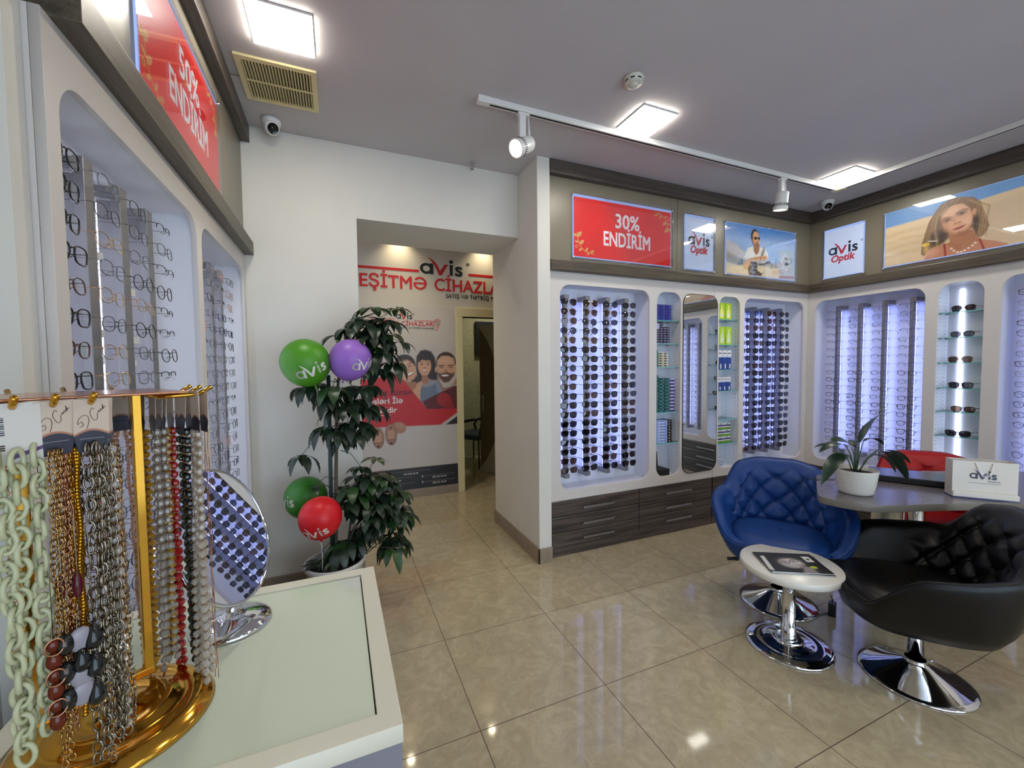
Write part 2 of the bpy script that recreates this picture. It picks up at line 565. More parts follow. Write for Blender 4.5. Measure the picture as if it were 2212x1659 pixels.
# ---------------------------------------------------------------- floor material: 60 cm polished tiles
M_FLOOR = mat('floor_tile', (176, 162, 138), 0.07, spec=0.6)
def floor_nodes():
    n, l, b = nodes(M_FLOOR)
    tc = n.new('ShaderNodeTexCoord'); sp = n.new('ShaderNodeSeparateXYZ')
    l.new(tc.outputs['Object'], sp.inputs[0])
    def grout(sock):
        a = n.new('ShaderNodeMath'); a.operation = 'DIVIDE'; a.inputs[1].default_value = 0.6
        p = n.new('ShaderNodeMath'); p.operation = 'PINGPONG'; p.inputs[1].default_value = 0.5
        c = n.new('ShaderNodeMath'); c.operation = 'LESS_THAN'; c.inputs[1].default_value = 0.0032
        l.new(sock, a.inputs[0]); l.new(a.outputs[0], p.inputs[0]); l.new(p.outputs[0], c.inputs[0])
        return c.outputs[0]
    mx = n.new('ShaderNodeMath'); mx.operation = 'MAXIMUM'
    l.new(grout(sp.outputs[0]), mx.inputs[0]); l.new(grout(sp.outputs[1]), mx.inputs[1])
    nz = n.new('ShaderNodeTexNoise'); nz.inputs['Scale'].default_value = 9; nz.inputs['Detail'].default_value = 8
    nz.inputs['Roughness'].default_value = 0.7; nz.inputs['Distortion'].default_value = 1.6
    l.new(tc.outputs['Object'], nz.inputs['Vector'])
    rp = n.new('ShaderNodeValToRGB')
    e = rp.color_ramp.elements
    e[0].position = 0.40; e[0].color = (*s2l((168, 155, 127)), 1)
    e[1].position = 0.62; e[1].color = (*s2l((184, 171, 142)), 1)
    e2 = rp.color_ramp.elements.new(0.52); e2.color = (*s2l((176, 163, 134)), 1)
    l.new(nz.outputs['Fac'], rp.inputs[0])
    vz = n.new('ShaderNodeTexNoise'); vz.inputs['Scale'].default_value = 26; vz.inputs['Detail'].default_value = 3
    vz.inputs['Distortion'].default_value = 2.4
    l.new(tc.outputs['Object'], vz.inputs['Vector'])
    vr = n.new('ShaderNodeValToRGB')
    vr.color_ramp.elements[0].position = 0.61; vr.color_ramp.elements[0].color = (0, 0, 0, 1)
    vr.color_ramp.elements[1].position = 0.70; vr.color_ramp.elements[1].color = (1, 1, 1, 1)
    l.new(vz.outputs['Fac'], vr.inputs[0])
    mv = n.new('ShaderNodeMix'); mv.data_type = 'RGBA'
    mvf = n.new('ShaderNodeMath'); mvf.operation = 'MULTIPLY'; mvf.inputs[1].default_value = 0.55
    l.new(vr.outputs[0], mvf.inputs[0]); l.new(mvf.outputs[0], mv.inputs[0])
    l.new(rp.outputs[0], mv.inputs[6]); mv.inputs[7].default_value = (*s2l((190, 174, 146)), 1)
    mg = n.new('ShaderNodeMix'); mg.data_type = 'RGBA'
    l.new(mx.outputs[0], mg.inputs[0]); l.new(mv.outputs[2], mg.inputs[6])
    mg.inputs[7].default_value = (*s2l((84, 68, 52)), 1)
    l.new(mg.outputs[2], b.inputs['Base Color'])
    rr = n.new('ShaderNodeMath'); rr.operation = 'MULTIPLY_ADD'; rr.inputs[1].default_value = 0.5; rr.inputs[2].default_value = 0.06
    l.new(mx.outputs[0], rr.inputs[0]); l.new(rr.outputs[0], b.inputs['Roughness'])
floor_nodes()

struct('floor', MB().box((-1.9, -3.9, -0.1), (4.4, 5.2, 0.0), M_FLOOR))
struct('ceiling', MB().box((-1.9, -3.9, H), (4.4, 3.25, H + 0.1), M_CEIL))
# left wall: plain stretch near the camera, deeper behind the display cabinets
mb = MB(); mb.box((-1.45, -3.9, 0), (-1.085, -0.47, H), M_WALL); mb.box((-1.45, -0.47, 0), (-1.028, -0.420, H), M_WALL); mb.box((-1.45, -0.420, 0), (-1.26, 1.5, H), M_WALL)
struct('wall_left', mb)
# back wall with the corridor opening, and the pillar
mb = MB()
mb.box((-1.45, 1.5, 0), (-0.344, 2.05, H), M_WALL)
mb.box((-0.344, 1.5, 2.47), (0.85, 2.05, H), M_WALL)
mb.box((0.955, 1.45, 0), (4.4, 2.08, H), M_WALL)
struct('wall_back', mb)
struct('wall_pillar', MB().box((0.85, 1.16, 0), (0.953, 2.08, H), M_WALL, 0.004))
struct('wall_right', MB().box((4.16, -3.9, 0), (4.4, 1.45, H), M_WALL))
# shop front behind the camera
mb = MB()
mb.box((-1.45, -3.9, 0), (-1.0, -3.75, H), M_WALL); mb.box((3.4, -3.9, 0), (4.4, -3.75, H), M_WALL)
mb.box((-1.0, -3.9, 2.4), (3.4, -3.75, H), M_WALL)
struct('wall_front', mb)
mb = MB()
for x in (-1.0, 0.42, 1.86, 3.34):
    mb.box((x, -3.86, 0.0), (x + 0.06, -3.79, 2.4), M_BLACK)
mb.box((-1.0, -3.86, 0.0), (3.4, -3.79, 0.07), M_BLACK); mb.box((-1.0, -3.86, 2.33), (3.4, -3.79, 2.4), M_BLACK)
mb.box((-0.98, -3.83, 0.05), (3.38, -3.82, 2.35), M_GLASS)
struct('window_1', mb)
# skirting
mb = MB()
mb.box((-1.0, 1.488, 0), (-0.344, 1.5, 0.112), M_SKIRT, 0.002)
struct('baseboard_back', mb)
mb = MB()
mb.box((0.838, 1.148, 0), (0.85, 2.09, 0.112), M_SKIRT, 0.002); mb.box((0.838, 1.148, 0), (0.953, 1.16, 0.112), M_SKIRT, 0.002)
struct('baseboard_pillar', mb)
struct('baseboard_left', MB().box((-1.085, -3.7, 0), (-1.073, -0.47, 0.112), M_SKIRT, 0.002))

# ---------------------------------------------------------------- corridor and the room behind it
M_HALLWALL = vary(mat('corridor_paint', (206, 196, 180), 0.6), amt=0.05, nscale=3)
M_FRAME = mat('door_frame_paint', (222, 208, 160), 0.45)
mb = MB()
mb.box((-1.9, 3.13, 0), (0.857, 3.25, H), M_HALLWALL); mb.box((0.857, 3.13, 2.035), (1.66, 3.25, H), M_HALLWALL)
mb.box((1.66, 3.13, 0), (4.4, 3.25, H), M_HALLWALL)
struct('wall_corridor', mb)
struct('wall_corridor_end', MB().box((-1.9, 2.05, 0), (-1.8, 3.13, H), M_HALLWALL))
struct('wall_corridor_side', MB().box((4.3, 2.08, 0), (4.4, 3.13, H), M_HALLWALL))
struct('baseboard_corridor', MB().box((-1.8, 3.116, 0), (0.778, 3.13, 0.092), M_SKIRT, 0.002))
mb = MB()
mb.box((0.778, 3.112, 0), (0.857, 3.25, 2.035), M_FRAME, 0.003); mb.box((1.66, 3.112, 0), (1.74, 3.25, 2.035), M_FRAME, 0.003)
mb.box((0.778, 3.112, 2.035), (1.74, 3.25, 2.135), M_FRAME, 0.003)
struct('trim_1', mb)
M_LEAF = vary(mat('door_leaf_white', (172, 164, 146), 0.5), amt=0.05)
M_LEAFDARK = mat('door_leaf_brown', (96, 80, 58), 0.5)
# open leaf hinged on the far jamb, with a brown lens-shaped inlay
hinge = Vector((1.655, 3.24, 0)); free = Vector((1.345, 3.935, 0))
u = (free - hinge).normalized(); wd = (free - hinge).length
FD = frame(hinge, u, (0, 0, 1))
mb = MB(); mb.box((0, 0.01, -0.02), (wd, 2.02, 0.02), M_LEAF, 0.002)
lens_ = [(wd - 0.004, 0.05), (wd - 0.004, 1.98)]
for k in range(1, 12):
    t = k / 12
    lens_.append((wd - 0.004 - 0.42 * math.sin(PI * t) ** 0.8, 1.98 - 1.93 * t))
me1 = mb.mesh('door_leaf')
me2 = fill_mesh('inlay', [lens_], 0.002, M_LEAFDARK); me2.transform(Matrix.Translation((0, 0, 0.0225)))
me3 = me2.copy(); me3.transform(Matrix.Translation((0, 0, -0.0432)))
d = link('door_1', join_meshes('door_leaf', [(me1, Matrix()), (me2, Matrix()), (me3, Matrix())]), None, FD)
d['kind'] = 'structure'
mb = MB()
for s in (1, -1):
    mb.tube([(wd - 0.06, 1.02, 0), (wd - 0.06, 1.02, s * 0.06), (wd - 0.16, 1.02, s * 0.06)], 0.009, M_STEEL, 8)
    mb.box((wd - 0.08, 0.84, s * 0.02 - 0.003), (wd - 0.04, 1.06, s * 0.02 + 0.003), M_STEEL, 0.001)
mb.build('door_handle', d)
M_SPECK = vary(mat('speckled_wallpaper', (168, 166, 128), 0.7), nscale=75, detail=2, c2=(112, 112, 80), contrast=(0.33, 0.42))
mb = MB()
mb.box((0.4, 4.9, 0), (3.0, 5.0, 2.6), M_SPECK); mb.box((0.4, 3.25, 0), (0.5, 4.9, 2.6), M_SPECK); mb.box((2.9, 3.25, 0), (3.0, 4.9, 2.6), M_SPECK)
struct('wall_exam', mb)
struct('ceiling_exam', MB().box((0.4, 3.25, 2.6), (3.0, 5.0, 2.7), M_CEIL))

# ---------------------------------------------------------------- wood mouldings and header boards above the cabinets
def mould(name, mats, F, x0, x1, y0, y1, z0, z1, m, bev=0.008):
    mb = MB(); mb.box((x0, y0, z0), (x1, y1, z1), m, bev)
    return struct(name, mb, F)
mould('trim_2', None, FA, 0.955, 3.88, 2.16, 2.24, -0.02, 0.05, M_LEDGE)
mould('trim_3', None, FA, 0.955, 3.88, 2.85, H - 0.001, -0.02, 0.05, M_CROWN)
mould('trim_4', None, FB, 0.0, 3.0, 2.16, 2.24, -0.02, 0.05, M_LEDGE)
mould('trim_5', None, FB, 0.0, 3.0, 2.85, H - 0.001, -0.02, 0.05, M_CROWN)
mould('trim_6', None, FL, -0.392, 1.5, 2.165, 2.245, -0.10, 0.05, M_LEDGE, 0.003)
mould('trim_7', None, FL, -1.6, 1.5, 2.85, H - 0.001, -0.085, 0.05, M_CROWN, 0.003)
for k, (F, x0, x1, seam) in enumerate(((FA, 0.955, 3.93, 2.19), (FB, 0.0, 3.0, 1.6), (FL, -0.418, 1.5, None))):
    mb = MB(); mb.box((x0, 2.2, -0.05), (x1, H - 0.002, 0.0), M_TAUPE)
    if seam:
        mb.box((seam, 2.24, -0.001), (seam + 0.003, 2.85, 0.0005), M_GROOVE)
    struct('trim_%d' % (8 + k), mb, F)
# ---------------------------------------------------------------- display cabinets with lit niches
ND = 0.20           # niche depth
def niche_mesh(x0, x1, y0, y1):
    mb = MB(); a = 0.008
    X0, X1, Y0, Y1 = x0 - a, x1 + a, y0 - a, y1 + a
    z0, z1 = -ND, -0.019; t = 0.012
    mb.box((X0 - t, Y0 - t, z0 - t), (X1 + t, Y1 + t, z0), M_NICHE)
    mb.box((X0 - t, Y0 - t, z0), (X0, Y1 + t, z1), M_NICHE); mb.box((X1, Y0 - t, z0), (X1 + t, Y1 + t, z1), M_NICHE)
    mb.box((X0, Y0 - t, z0), (X1, Y0, z1), M_NICHE); mb.box((X0, Y1, z0), (X1, Y1 + t, z1), M_NICHE)
    return mb

def rail(parent, x, y0=0.57, y1=2.01, hw=0.012, led=None):
    mb = MB()
    mb.box((x - hw, y0, -0.098), (x + hw, y1, -0.076), M_RAIL, 0.0015)
    mb.box((x - 0.014, y1 - 0.035, -ND), (x + 0.03, y1, -0.08), M_RAIL, 0.0015)
    mb.box((x - 0.014, y0, -ND), (x + 0.03, y0 + 0.035, -0.08), M_RAIL, 0.0015)
    mb.box((x - 0.005, y0 + 0.04, -0.1375), (x + 0.005, y1 - 0.04, -0.098), M_RAIL)
    r = mb.build('display_rail', parent)
    MB().quad((x - 0.0055, y0 + 0.05, -0.1385), (x - 0.0055, y1 - 0.05, -0.1385), (x + 0.0055, y1 - 0.05, -0.1385), (x + 0.0055, y0 + 0.05, -0.1385), led or M_LED).build('light_strip', parent)
    return r

def lamp_bar(parent, x, y0, y1):
    MB().box((x - 0.012, y0, -ND + 0.001), (x + 0.012, y1, -ND + 0.016), M_LEDBAR, 0.002).build('light_strip', parent)

def pin_holes(mb, x0, x1, y0, y1):
    y = y0 + 0.06
    while y < y1 - 0.05:
        for zz in (-0.15, -0.05):
            for x, s in ((x0 - 0.008, 1), (x1 + 0.008, -1)):
                mb.box((min(x, x + s * 0.0006), y - 0.003, zz - 0.003), (max(x, x + s * 0.0006), y + 0.003, zz + 0.003), M_GROOVE)
        y += 0.032

def shelf(parent, x0, x1, y):
    mb = MB()
    mb.box((x0 - 0.006, y - 0.006, -ND + 0.002), (x1 + 0.006, y - 0.0005, -0.025), M_SHELF)
    mb.box((x0 - 0.006, y - 0.006, -0.0249), (x1 + 0.006, y - 0.0005, -0.0235), M_SHELFEDGE)
    for x, s in ((x0 - 0.006, 1), (x1 + 0.006, -1)):
        for zz in (-0.15, -0.05):
            mb.box((min(x, x + s * 0.02), y - 0.012, zz - 0.005), (max(x, x + s * 0.02), y - 0.006, zz + 0.005), M_STEEL)
    mb.build('glass_shelf', parent)

NICHES = {}
def cabinet(label, F, x0, x1, niches, drawers, y0=0.43, y1=2.165, end=None):
    root = thing('display_cabinet', label, 'cabinet', F, 'built-in display cabinets')
    loops = [[(x0, y0), (x1, y0), (x1, y1), (x0, y1)]]
    for nm, a, b, c, d, kind in niches:
        loops.append(rrect(a, b, c, d, min(0.085, (b - a) * 0.42)))
    link('front_panel', fill_mesh('front_panel', loops, 0.018, M_FASCIA, 0.001), root)
    for nm, a, b, c, d, kind in niches:
        mb = niche_mesh(a, b, c, d)
        if kind == 'shelf':
            pin_holes(mb, a, b, c, d)
        NICHES[nm] = (mb.build('niche', root), a, b, c, d, F)
    mb = MB()
    mb.box((x0 + 0.002, 0.0, -0.24), (x1 - 0.002, 0.07, -0.004), M_DARKWOOD)
    mb.box((x0 + 0.002, 0.07, -0.24), (x1 - 0.002, y0, -0.021), M_GROOVE)
    if end is not None:
        mb.box((min(end, end + 0.016), 0.07, -0.24), (max(end, end + 0.016), y1, -0.0185), M_FASCIA)
    mb.build('carcass', root)
    for i in range(len(drawers) - 1):
        a, b = drawers[i], drawers[i + 1]
        for ya, yb in ((0.308, 0.428), (0.185, 0.303), (0.073, 0.180)):
            mb = MB(); mb.box((a + 0.003, ya, -0.02), (b - 0.003, yb, 0.0), M_DARKWOOD, 0.001)
            mb.box((a + 0.003, yb - 0.004, -0.0003), (b - 0.003, yb, 0.0008), M_STEEL)
            dr = mb.build('drawer', root)
            cx = (a + b) / 2; yc = ya + 0.05
            mb = MB(); mb.box((cx - 0.145, yc - 0.008, 0.018), (cx + 0.145, yc + 0.008, 0.028), M_STEEL, 0.002)
            for s in (-0.11, 0.11):
                mb.tube([(cx + s, yc, 0.0), (cx + s, yc, 0.02)], 0.005, M_STEEL, 6)
            mb.build('handle', dr)
    return root

ZB, ZT = 0.503, 2.07
CA1 = cabinet('tall white display cabinet with rounded lit niches beside the white pillar', FA, 0.957, 2.628,
    [('A1', 1.055, 1.90, ZB, ZT, 'rail'), ('A2', 1.978, 2.241, ZB, ZT, 'shelf')], [0.972, 1.80, 2.625], end=0.957)
CA2 = cabinet('white display cabinet filling the room corner behind the blue armchair', FA, 2.631, 3.929,
    [('A3', 2.692, 2.96, ZB, ZT, 'shelf'), ('A4', 3.018, 3.868, ZB, ZT, 'rail')], [2.634, 3.44, 3.925])
CB = cabinet('white display cabinet along the wall behind the desk', FB, 0.0, 3.0,
    [('B1', 0.072, 0.912, ZB, ZT, 'rail'), ('B2', 0.99, 1.247, ZB, ZT, 'shelf'), ('B3', 1.335, 2.18, ZB, ZT, 'rail')], [0.02, 0.83, 1.65, 2.47, 2.99])
CL = cabinet('white display cabinet with eyeglass niches behind the gold chain stand', FL, -0.418, 1.497,
    [('L1', -0.372, 0.53, ZB, ZT, 'rail'), ('L2', 0.592, 1.45, ZB, ZT, 'rail')], [-0.414, 0.2, 0.84, 1.49], end=-0.418)
RAILS = {'A1': [1.15, 1.343, 1.535, 1.722], 'A4': [3.075, 3.262, 3.448, 3.636],
         'B1': [0.226, 0.413, 0.60, 0.795], 'B3': [1.465, 1.655, 1.845, 2.035],
         'L1': [-0.277, -0.085, 0.107, 0.297], 'L2': [0.687, 0.88, 1.072, 1.262]}
for nm, xs in RAILS.items():
    for x in xs:
        rail(NICHES[nm][0], x, hw=0.024 if nm[0] == 'L' else 0.012, led=M_LEDW if nm[0] == 'L' else M_LED)
SHELVES = {'A2': [1.836, 1.639, 1.44, 1.052, 0.784], 'A3': [1.869, 1.637, 1.408, 1.213, 0.948, 0.723],
           'B2': [1.85, 1.652, 1.454, 1.254, 1.066, 0.873]}
for nm, ys in SHELVES.items():
    nn, a, b, c, d, F = NICHES[nm]
    for y in ys:
        shelf(nn, a, b, y)
for nm in ('B1', 'B3', 'A1', 'A4'):      # small steel fixing knobs on the niche backs
    for x in (RAILS[nm][0] + 0.045, RAILS[nm][3] + 0.045):
        for y in (0.75, 1.12, 1.49, 1.86):
            mb = MB(); mb.lathe([(0.0085, 0.0), (0.0085, 0.012), (0.006, 0.016), (0.0, 0.016)], M_STEEL, 14, (x, y, -ND)); mb.build('knob', NICHES[nm][0])
lamp_bar(NICHES['A2'][0], 1.978 + 0.03, ZB + 0.03, ZT - 0.03)
lamp_bar(NICHES['A3'][0], 2.692 + 0.02, ZB + 0.03, ZT - 0.03)
lamp_bar(NICHES['B2'][0], 0.99 + 0.07, ZB + 0.03, ZT - 0.03)

# wall mirror between the two narrow niches
mr = thing('wall_mirror', 'tall rounded mirror on the white cabinet beside the lens boxes', 'mirror', FA)
me = fill_mesh('frame', [rrect(2.262, 2.668, 0.50, 2.07, 0.085), rrect(2.266, 2.664, 0.504, 2.066, 0.081)], 0.006, M_BLACK)
me.transform(Matrix.Translation((0, 0, 0.0062))); link('frame', me, mr)
me = fill_mesh('glass', [rrect(2.266, 2.664, 0.504, 2.066, 0.081)], 0.005, M_MIRROR)
me.transform(Matrix.Translation((0, 0, 0.0055))); link('glass', me, mr)
# ---------------------------------------------------------------- spectacles: one of each kind, then copies
ORD = ['zeroth', 'first', 'second', 'third', 'fourth', 'fifth', 'sixth', 'seventh', 'eighth', 'ninth', 'tenth', 'eleventh', 'twelfth',
       'thirteenth', 'fourteenth', 'fifteenth', 'sixteenth', 'seventeenth', 'eighteenth', 'nineteenth']
def outline(kind, n=22):
    pts = []
    for k in range(n):
        t = 2 * PI * k / n
        c, s = math.cos(t), math.sin(t)
        if kind == 'round': a, b, e = 0.0245, 0.0225, 1.0
        elif kind == 'square': a, b, e = 0.0275, 0.0205, 0.62
        elif kind == 'cat': a, b, e = 0.0280, 0.0205, 0.72
        elif kind == 'aviator': a, b, e = 0.0285, 0.0235, 0.82
        elif kind == 'slim': a, b, e = 0.0270, 0.0165, 0.66
        else: a, b, e = 0.0265, 0.0190, 0.78
        x = a * math.copysign(abs(c) ** e, c); y = b * math.copysign(abs(s) ** e, s)
        if kind == 'cat':
            y += 0.16 * max(0.0, x) * (1 if y > 0 else 0.2)
        if kind == 'aviator':
            x *= 1.0 if y > 0 else 0.86; y += -0.10 * x * (1 if y < 0 else 0)
        if kind == 'square' and y < 0:
            x *= 0.93
        pts.append((x, y))
    return pts

def spectacle_meshes(kind, mf, ml, rim, bridge_y, temple_r, half=False):
    pts = outline(kind); out = {}
    mb = MB()
    cx = 0.0355
    wrap = lambda x: -0.9 * x * x * 1.2
    for s in (1, -1):
        loop = [Vector((s * (cx + p[0]), p[1], wrap(cx + p[0]))) for p in pts]
        if half:
            top = [q for q in loop if q.y > -0.004]
            top.sort(key=lambda q: s * q.x)
            mb.tube(top, rim, mf, 5)
        else:
            mb.tube(loop, rim, mf, 5, closed=True)
        # end piece
        yo = 0.011
        xe = cx + max(p[0] for p in pts)
        mb.tube([(s * (xe - 0.002), yo, wrap(xe)), (s * (xe + 0.006), yo + 0.001, wrap(xe) - 0.002), (s * (xe + 0.0075), yo + 0.001, wrap(xe) - 0.009)], max(rim, temple_r) * 0.95, mf, 5)
        mb.tube([(s * 0.010, -0.003, 0.0), (s * 0.011, -0.006, -0.007), (s * 0.012, -0.010, -0.009)], 0.0008, mf, 4)
    xi = cx + min(p[0] for p in pts)
    mb.tube([(-xi - 0.001, bridge_y, 0), (-xi * 0.5, bridge_y + 0.003, 0.002), (xi * 0.5, bridge_y + 0.003, 0.002), (xi + 0.001, bridge_y, 0)], rim, mf, 5)
    if kind == 'aviator':
        mb.tube([(-xi - 0.004, 0.016, 0), (xi + 0.004, 0.016, 0)], rim * 0.8, mf, 5)
    out['frame'] = mb.mesh('spectacle_frame')
    for s, key in ((1, 'lens_a'), (-1, 'lens_b')):
        mb = MB()
        vs = [(s * cx, 0, wrap(cx) + 0.0016)] + [(s * (cx + p[0] * 0.985), p[1] * 0.985, wrap(cx + p[0])) for p in pts]
        n = len(pts)
        fs = [(0, 1 + i, 1 + (i + 1) % n) if s > 0 else (0, 1 + (i + 1) % n, 1 + i) for i in range(n)]
        mb.add(vs, fs, ml, True)
        out[key] = mb.mesh('spectacle_lens')
    for s, key in ((1, 'temple_a'), (-1, 'temple_b')):
        mb = MB()
        xe = s * (cx + max(p[0] for p in pts) + 0.0075); z0 = wrap(0.065) - 0.008; yo = 0.012
        mb.tube([(xe, yo, z0), (xe, yo, -0.05), (xe * 0.99, yo, -0.105), (xe * 0.985, yo - 0.005, -0.122), (xe * 0.98, yo - 0.022, -0.143)],
                [temple_r, temple_r, temple_r, temple_r * 1.15, temple_r * 1.2], mf, 5, flat=0.6)
        out[key] = mb.mesh('spectacle_temple')
    return out

MF_BLACK = mat('acetate_black', (16, 15, 16), 0.2)
MF_BROWN = vary(mat('acetate_tortoise', (92, 58, 36), 0.2), nscale=90, c2=(34, 20, 14), contrast=(0.4, 0.6))
MF_GUN = mat('gunmetal', (70, 70, 76), 0.3, 0.8)
MF_GOLDM = mat('pale_gold_metal', (190, 150, 92), 0.25, 1.0)
MF_BLUE = mat('acetate_navy', (30, 40, 84), 0.2)
MF_PINK = mat('acetate_blush', (206, 160, 150), 0.2)
MF_CRYSTAL = clear_mat('acetate_crystal', (0.72, 0.74, 0.78), 0.3, 0.05, trans=0.7, lightrgb=(150, 152, 160))
MF_RED = mat('acetate_wine', (110, 34, 40), 0.2)
ML_DARK = clear_mat('lens_dark', (0.030, 0.026, 0.032), 0.2, fk=0.32)
ML_BROWN = clear_mat('lens_brown', (0.11, 0.060, 0.042), 0.2, fk=0.32)
ML_GREY = clear_mat('lens_grey', (0.10, 0.10, 0.13), 0.2, fk=0.32)
ML_BLUE = clear_mat('lens_blue', (0.20, 0.30, 0.62), 0.2, fk=0.32)
ML_CLEAR = clear_mat('lens_clear', (0.96, 0.97, 0.98), 0.10)
KINDS = {}
def kind(key, look, *a, **k):
    KINDS[key] = (look, spectacle_meshes(*a, **k))
kind('sq', 'black square', 'square', MF_BLACK, ML_DARK, 0.0026, 0.008, 0.0028)
kind('ct', 'black cat-eye', 'cat', MF_BLACK, ML_DARK, 0.0027, 0.008, 0.0026)
kind('rd', 'black round', 'round', MF_BLACK, ML_GREY, 0.0020, 0.006, 0.0022)
kind('tr', 'brown tortoise', 'square', MF_BROWN, ML_BROWN, 0.0025, 0.008, 0.0027)
kind('av', 'gold-rimmed aviator', 'aviator', MF_GOLDM, ML_BROWN, 0.0010, 0.005, 0.0010)
kind('ag', 'gunmetal aviator', 'aviator', MF_GUN, ML_DARK, 0.0011, 0.005, 0.0011)
kind('gr', 'grey-lensed square', 'oval', MF_BLACK, ML_GREY, 0.0022, 0.008, 0.0024)
kind('bl', 'blue-lensed round', 'round', MF_GUN, ML_BLUE, 0.0011, 0.006, 0.0011)
kind('e_hb', 'black half-rim', 'slim', MF_BLACK, ML_CLEAR, 0.0013, 0.006, 0.0014, half=True)
kind('e_hg', 'gunmetal half-rim', 'slim', MF_GUN, ML_CLEAR, 0.0012, 0.006, 0.0012, half=True)
kind('e_g', 'thin gold-rimmed', 'oval', MF_GOLDM, ML_CLEAR, 0.0010, 0.006, 0.0010)
kind('e_m', 'thin gunmetal', 'oval', MF_GUN, ML_CLEAR, 0.0011, 0.006, 0.0011)
kind('e_b', 'black full-rim', 'square', MF_BLACK, ML_CLEAR, 0.0020, 0.008, 0.0022)
kind('e_br', 'brown full-rim', 'oval', MF_BROWN, ML_CLEAR, 0.0018, 0.008, 0.0020)
kind('e_rd', 'black round', 'round', MF_BLACK, ML_CLEAR, 0.0014, 0.006, 0.0015)
kind('e_bl', 'navy full-rim', 'oval', MF_BLUE, ML_CLEAR, 0.0017, 0.008, 0.0019)
kind('e_pk', 'blush pink', 'cat', MF_PINK, ML_CLEAR, 0.0017, 0.008, 0.0018)
kind('e_cr', 'clear crystal', 'oval', MF_CRYSTAL, ML_CLEAR, 0.0017, 0.008, 0.0019)
kind('e_wn', 'wine red', 'slim', MF_RED, ML_CLEAR, 0.0015, 0.007, 0.0017)
PROTO = {}
def spectacles(key, sun, mtx, label, group):
    """one pair: its own mesh is the front, two lenses and two temples are its parts"""
    nm = 'sunglasses' if sun else 'eyeglasses'
    if key not in PROTO:
        look, ms = KINDS[key]
        root = link(nm, ms['frame'])
        for k, p in (('lens_a', 'lens'), ('lens_b', 'lens'), ('temple_a', 'temple'), ('temple_b', 'temple')):
            link(p, ms[k], root)
        PROTO[key] = root
        r = root
    else:
        src = PROTO[key]
        r = src.copy(); COL.objects.link(r)
        for ch in src.children:
            c = ch.copy(); COL.objects.link(c); c.parent = r
    r.matrix_basis = mtx
    return tag(r, label, nm, group)

rs = random.Random(11)
mb = MB(); mb.tube([(0, 0, 0), (0.002, -0.02, 0)], 0.0004, M_WHITE, 4); mb.box((-0.006, -0.042, -0.0004), (0.010, -0.020, 0.0004), mat('tag_paper', (226, 224, 216), 0.5)); TAG = mb.mesh('price_tag')
def fill(nm, rails, sun, pick, phrase, group, rows=19, top=1.945, step=0.0722, skip=()):
    F = NICHES[nm][5]
    for ci, x in enumerate(rails):
        for k in range(rows):
            if (ci, k) in skip:
                continue
            key = pick(ci, k)
            y = top - k * step
            mt = F @ Matrix.Translation((x + rs.uniform(-0.004, 0.004), y, -0.035 + rs.uniform(-0.004, 0.004))) @ \
                Matrix.Rotation(R(rs.uniform(-4, 4)), 4, 'Y') @ Matrix.Rotation(R(rs.uniform(-3, 3)), 4, 'Z') @ Matrix.Rotation(R(rs.uniform(-5, 3)), 4, 'X') @ Matrix.Scale(1.10 if sun else 1.0, 4)
            lab = '%s %s, %s from top, %s' % (KINDS[key][0], 'sunglasses' if sun else 'eyeglasses', ORD[k + 1], phrase(ci))
            r = spectacles(key, sun, mt, lab, group)
            if nm == 'L1' and ci >= 1 and k % 3 != 1 and r is not PROTO[key]:
                link('price_tag', TAG, r, Matrix.Translation((0.068, 0.010, -0.06)) @ Matrix.Rotation(R(rs.uniform(-60, 60)), 4, 'Y'))
def sun_pick(ci, k):
    r = rs.random()
    if k < 5:
        return 'av' if r < 0.25 else 'ag' if r < 0.55 else 'rd' if r < 0.8 else 'gr'
    if k < 9:
        return 'rd' if r < 0.3 else 'ct' if r < 0.6 else 'sq' if r < 0.9 else 'tr'
    return 'sq' if r < 0.38 else 'ct' if r < 0.66 else 'gr' if r < 0.86 else 'tr'
def sun_pick4(ci, k):
    if k == 0 and ci < 2:
        return 'bl'
    return sun_pick(ci, k + 2)
fill('A1', RAILS['A1'], True, sun_pick, lambda c: '%s rail from the white pillar' % ORD[c + 1], 'sunglasses in the niche beside the pillar')
fill('A4', RAILS['A4'], True, sun_pick4, lambda c: '%s rail from the wall mirror' % ORD[c + 1], 'sunglasses in the corner niche')
def eye_pick_b(ci, k):
    r = rs.random()
    if k < 8:
        return 'e_hb' if r < 0.45 else 'e_hg' if r < 0.8 else 'e_m'
    if k < 11:
        return 'e_m' if r < 0.4 else 'e_g' if r < 0.6 else 'e_br'
    return 'e_b' if r < 0.3 else 'e_br' if r < 0.6 else 'e_bl' if r < 0.75 else 'e_m'
fill('B1', RAILS['B1'], False, eye_pick_b, lambda c: '%s rail from the room corner' % ORD[c + 1], 'eyeglasses in the niche behind the plant')
def eye_pick_c(ci, k):
    r = rs.random()
    return 'e_rd' if r < 0.4 else 'e_m' if r < 0.6 else 'e_g' if r < 0.75 else 'e_br'
fill('B3', RAILS['B3'][:2], False, eye_pick_c, lambda c: '%s rail past the glass-shelf niche' % ORD[c + 1], 'eyeglasses in the niche past the glass shelves')
def eye_pick_l(ci, k):
    r = rs.random()
    if ci == 0:
        return 'e_b' if r < 0.75 else 'e_br'
    if ci == 3:
        return 'e_hb' if r < 0.5 else 'e_rd' if r < 0.75 else 'e_m'
    return 'e_cr' if r < 0.3 else 'e_m' if r < 0.6 else 'e_g' if r < 0.75 else 'e_rd'
fill('L1', RAILS['L1'], False, eye_pick_l, lambda c: '%s rail in the wide niche behind the chain stand' % ORD[c + 1], 'eyeglasses in the niche behind the chain stand')
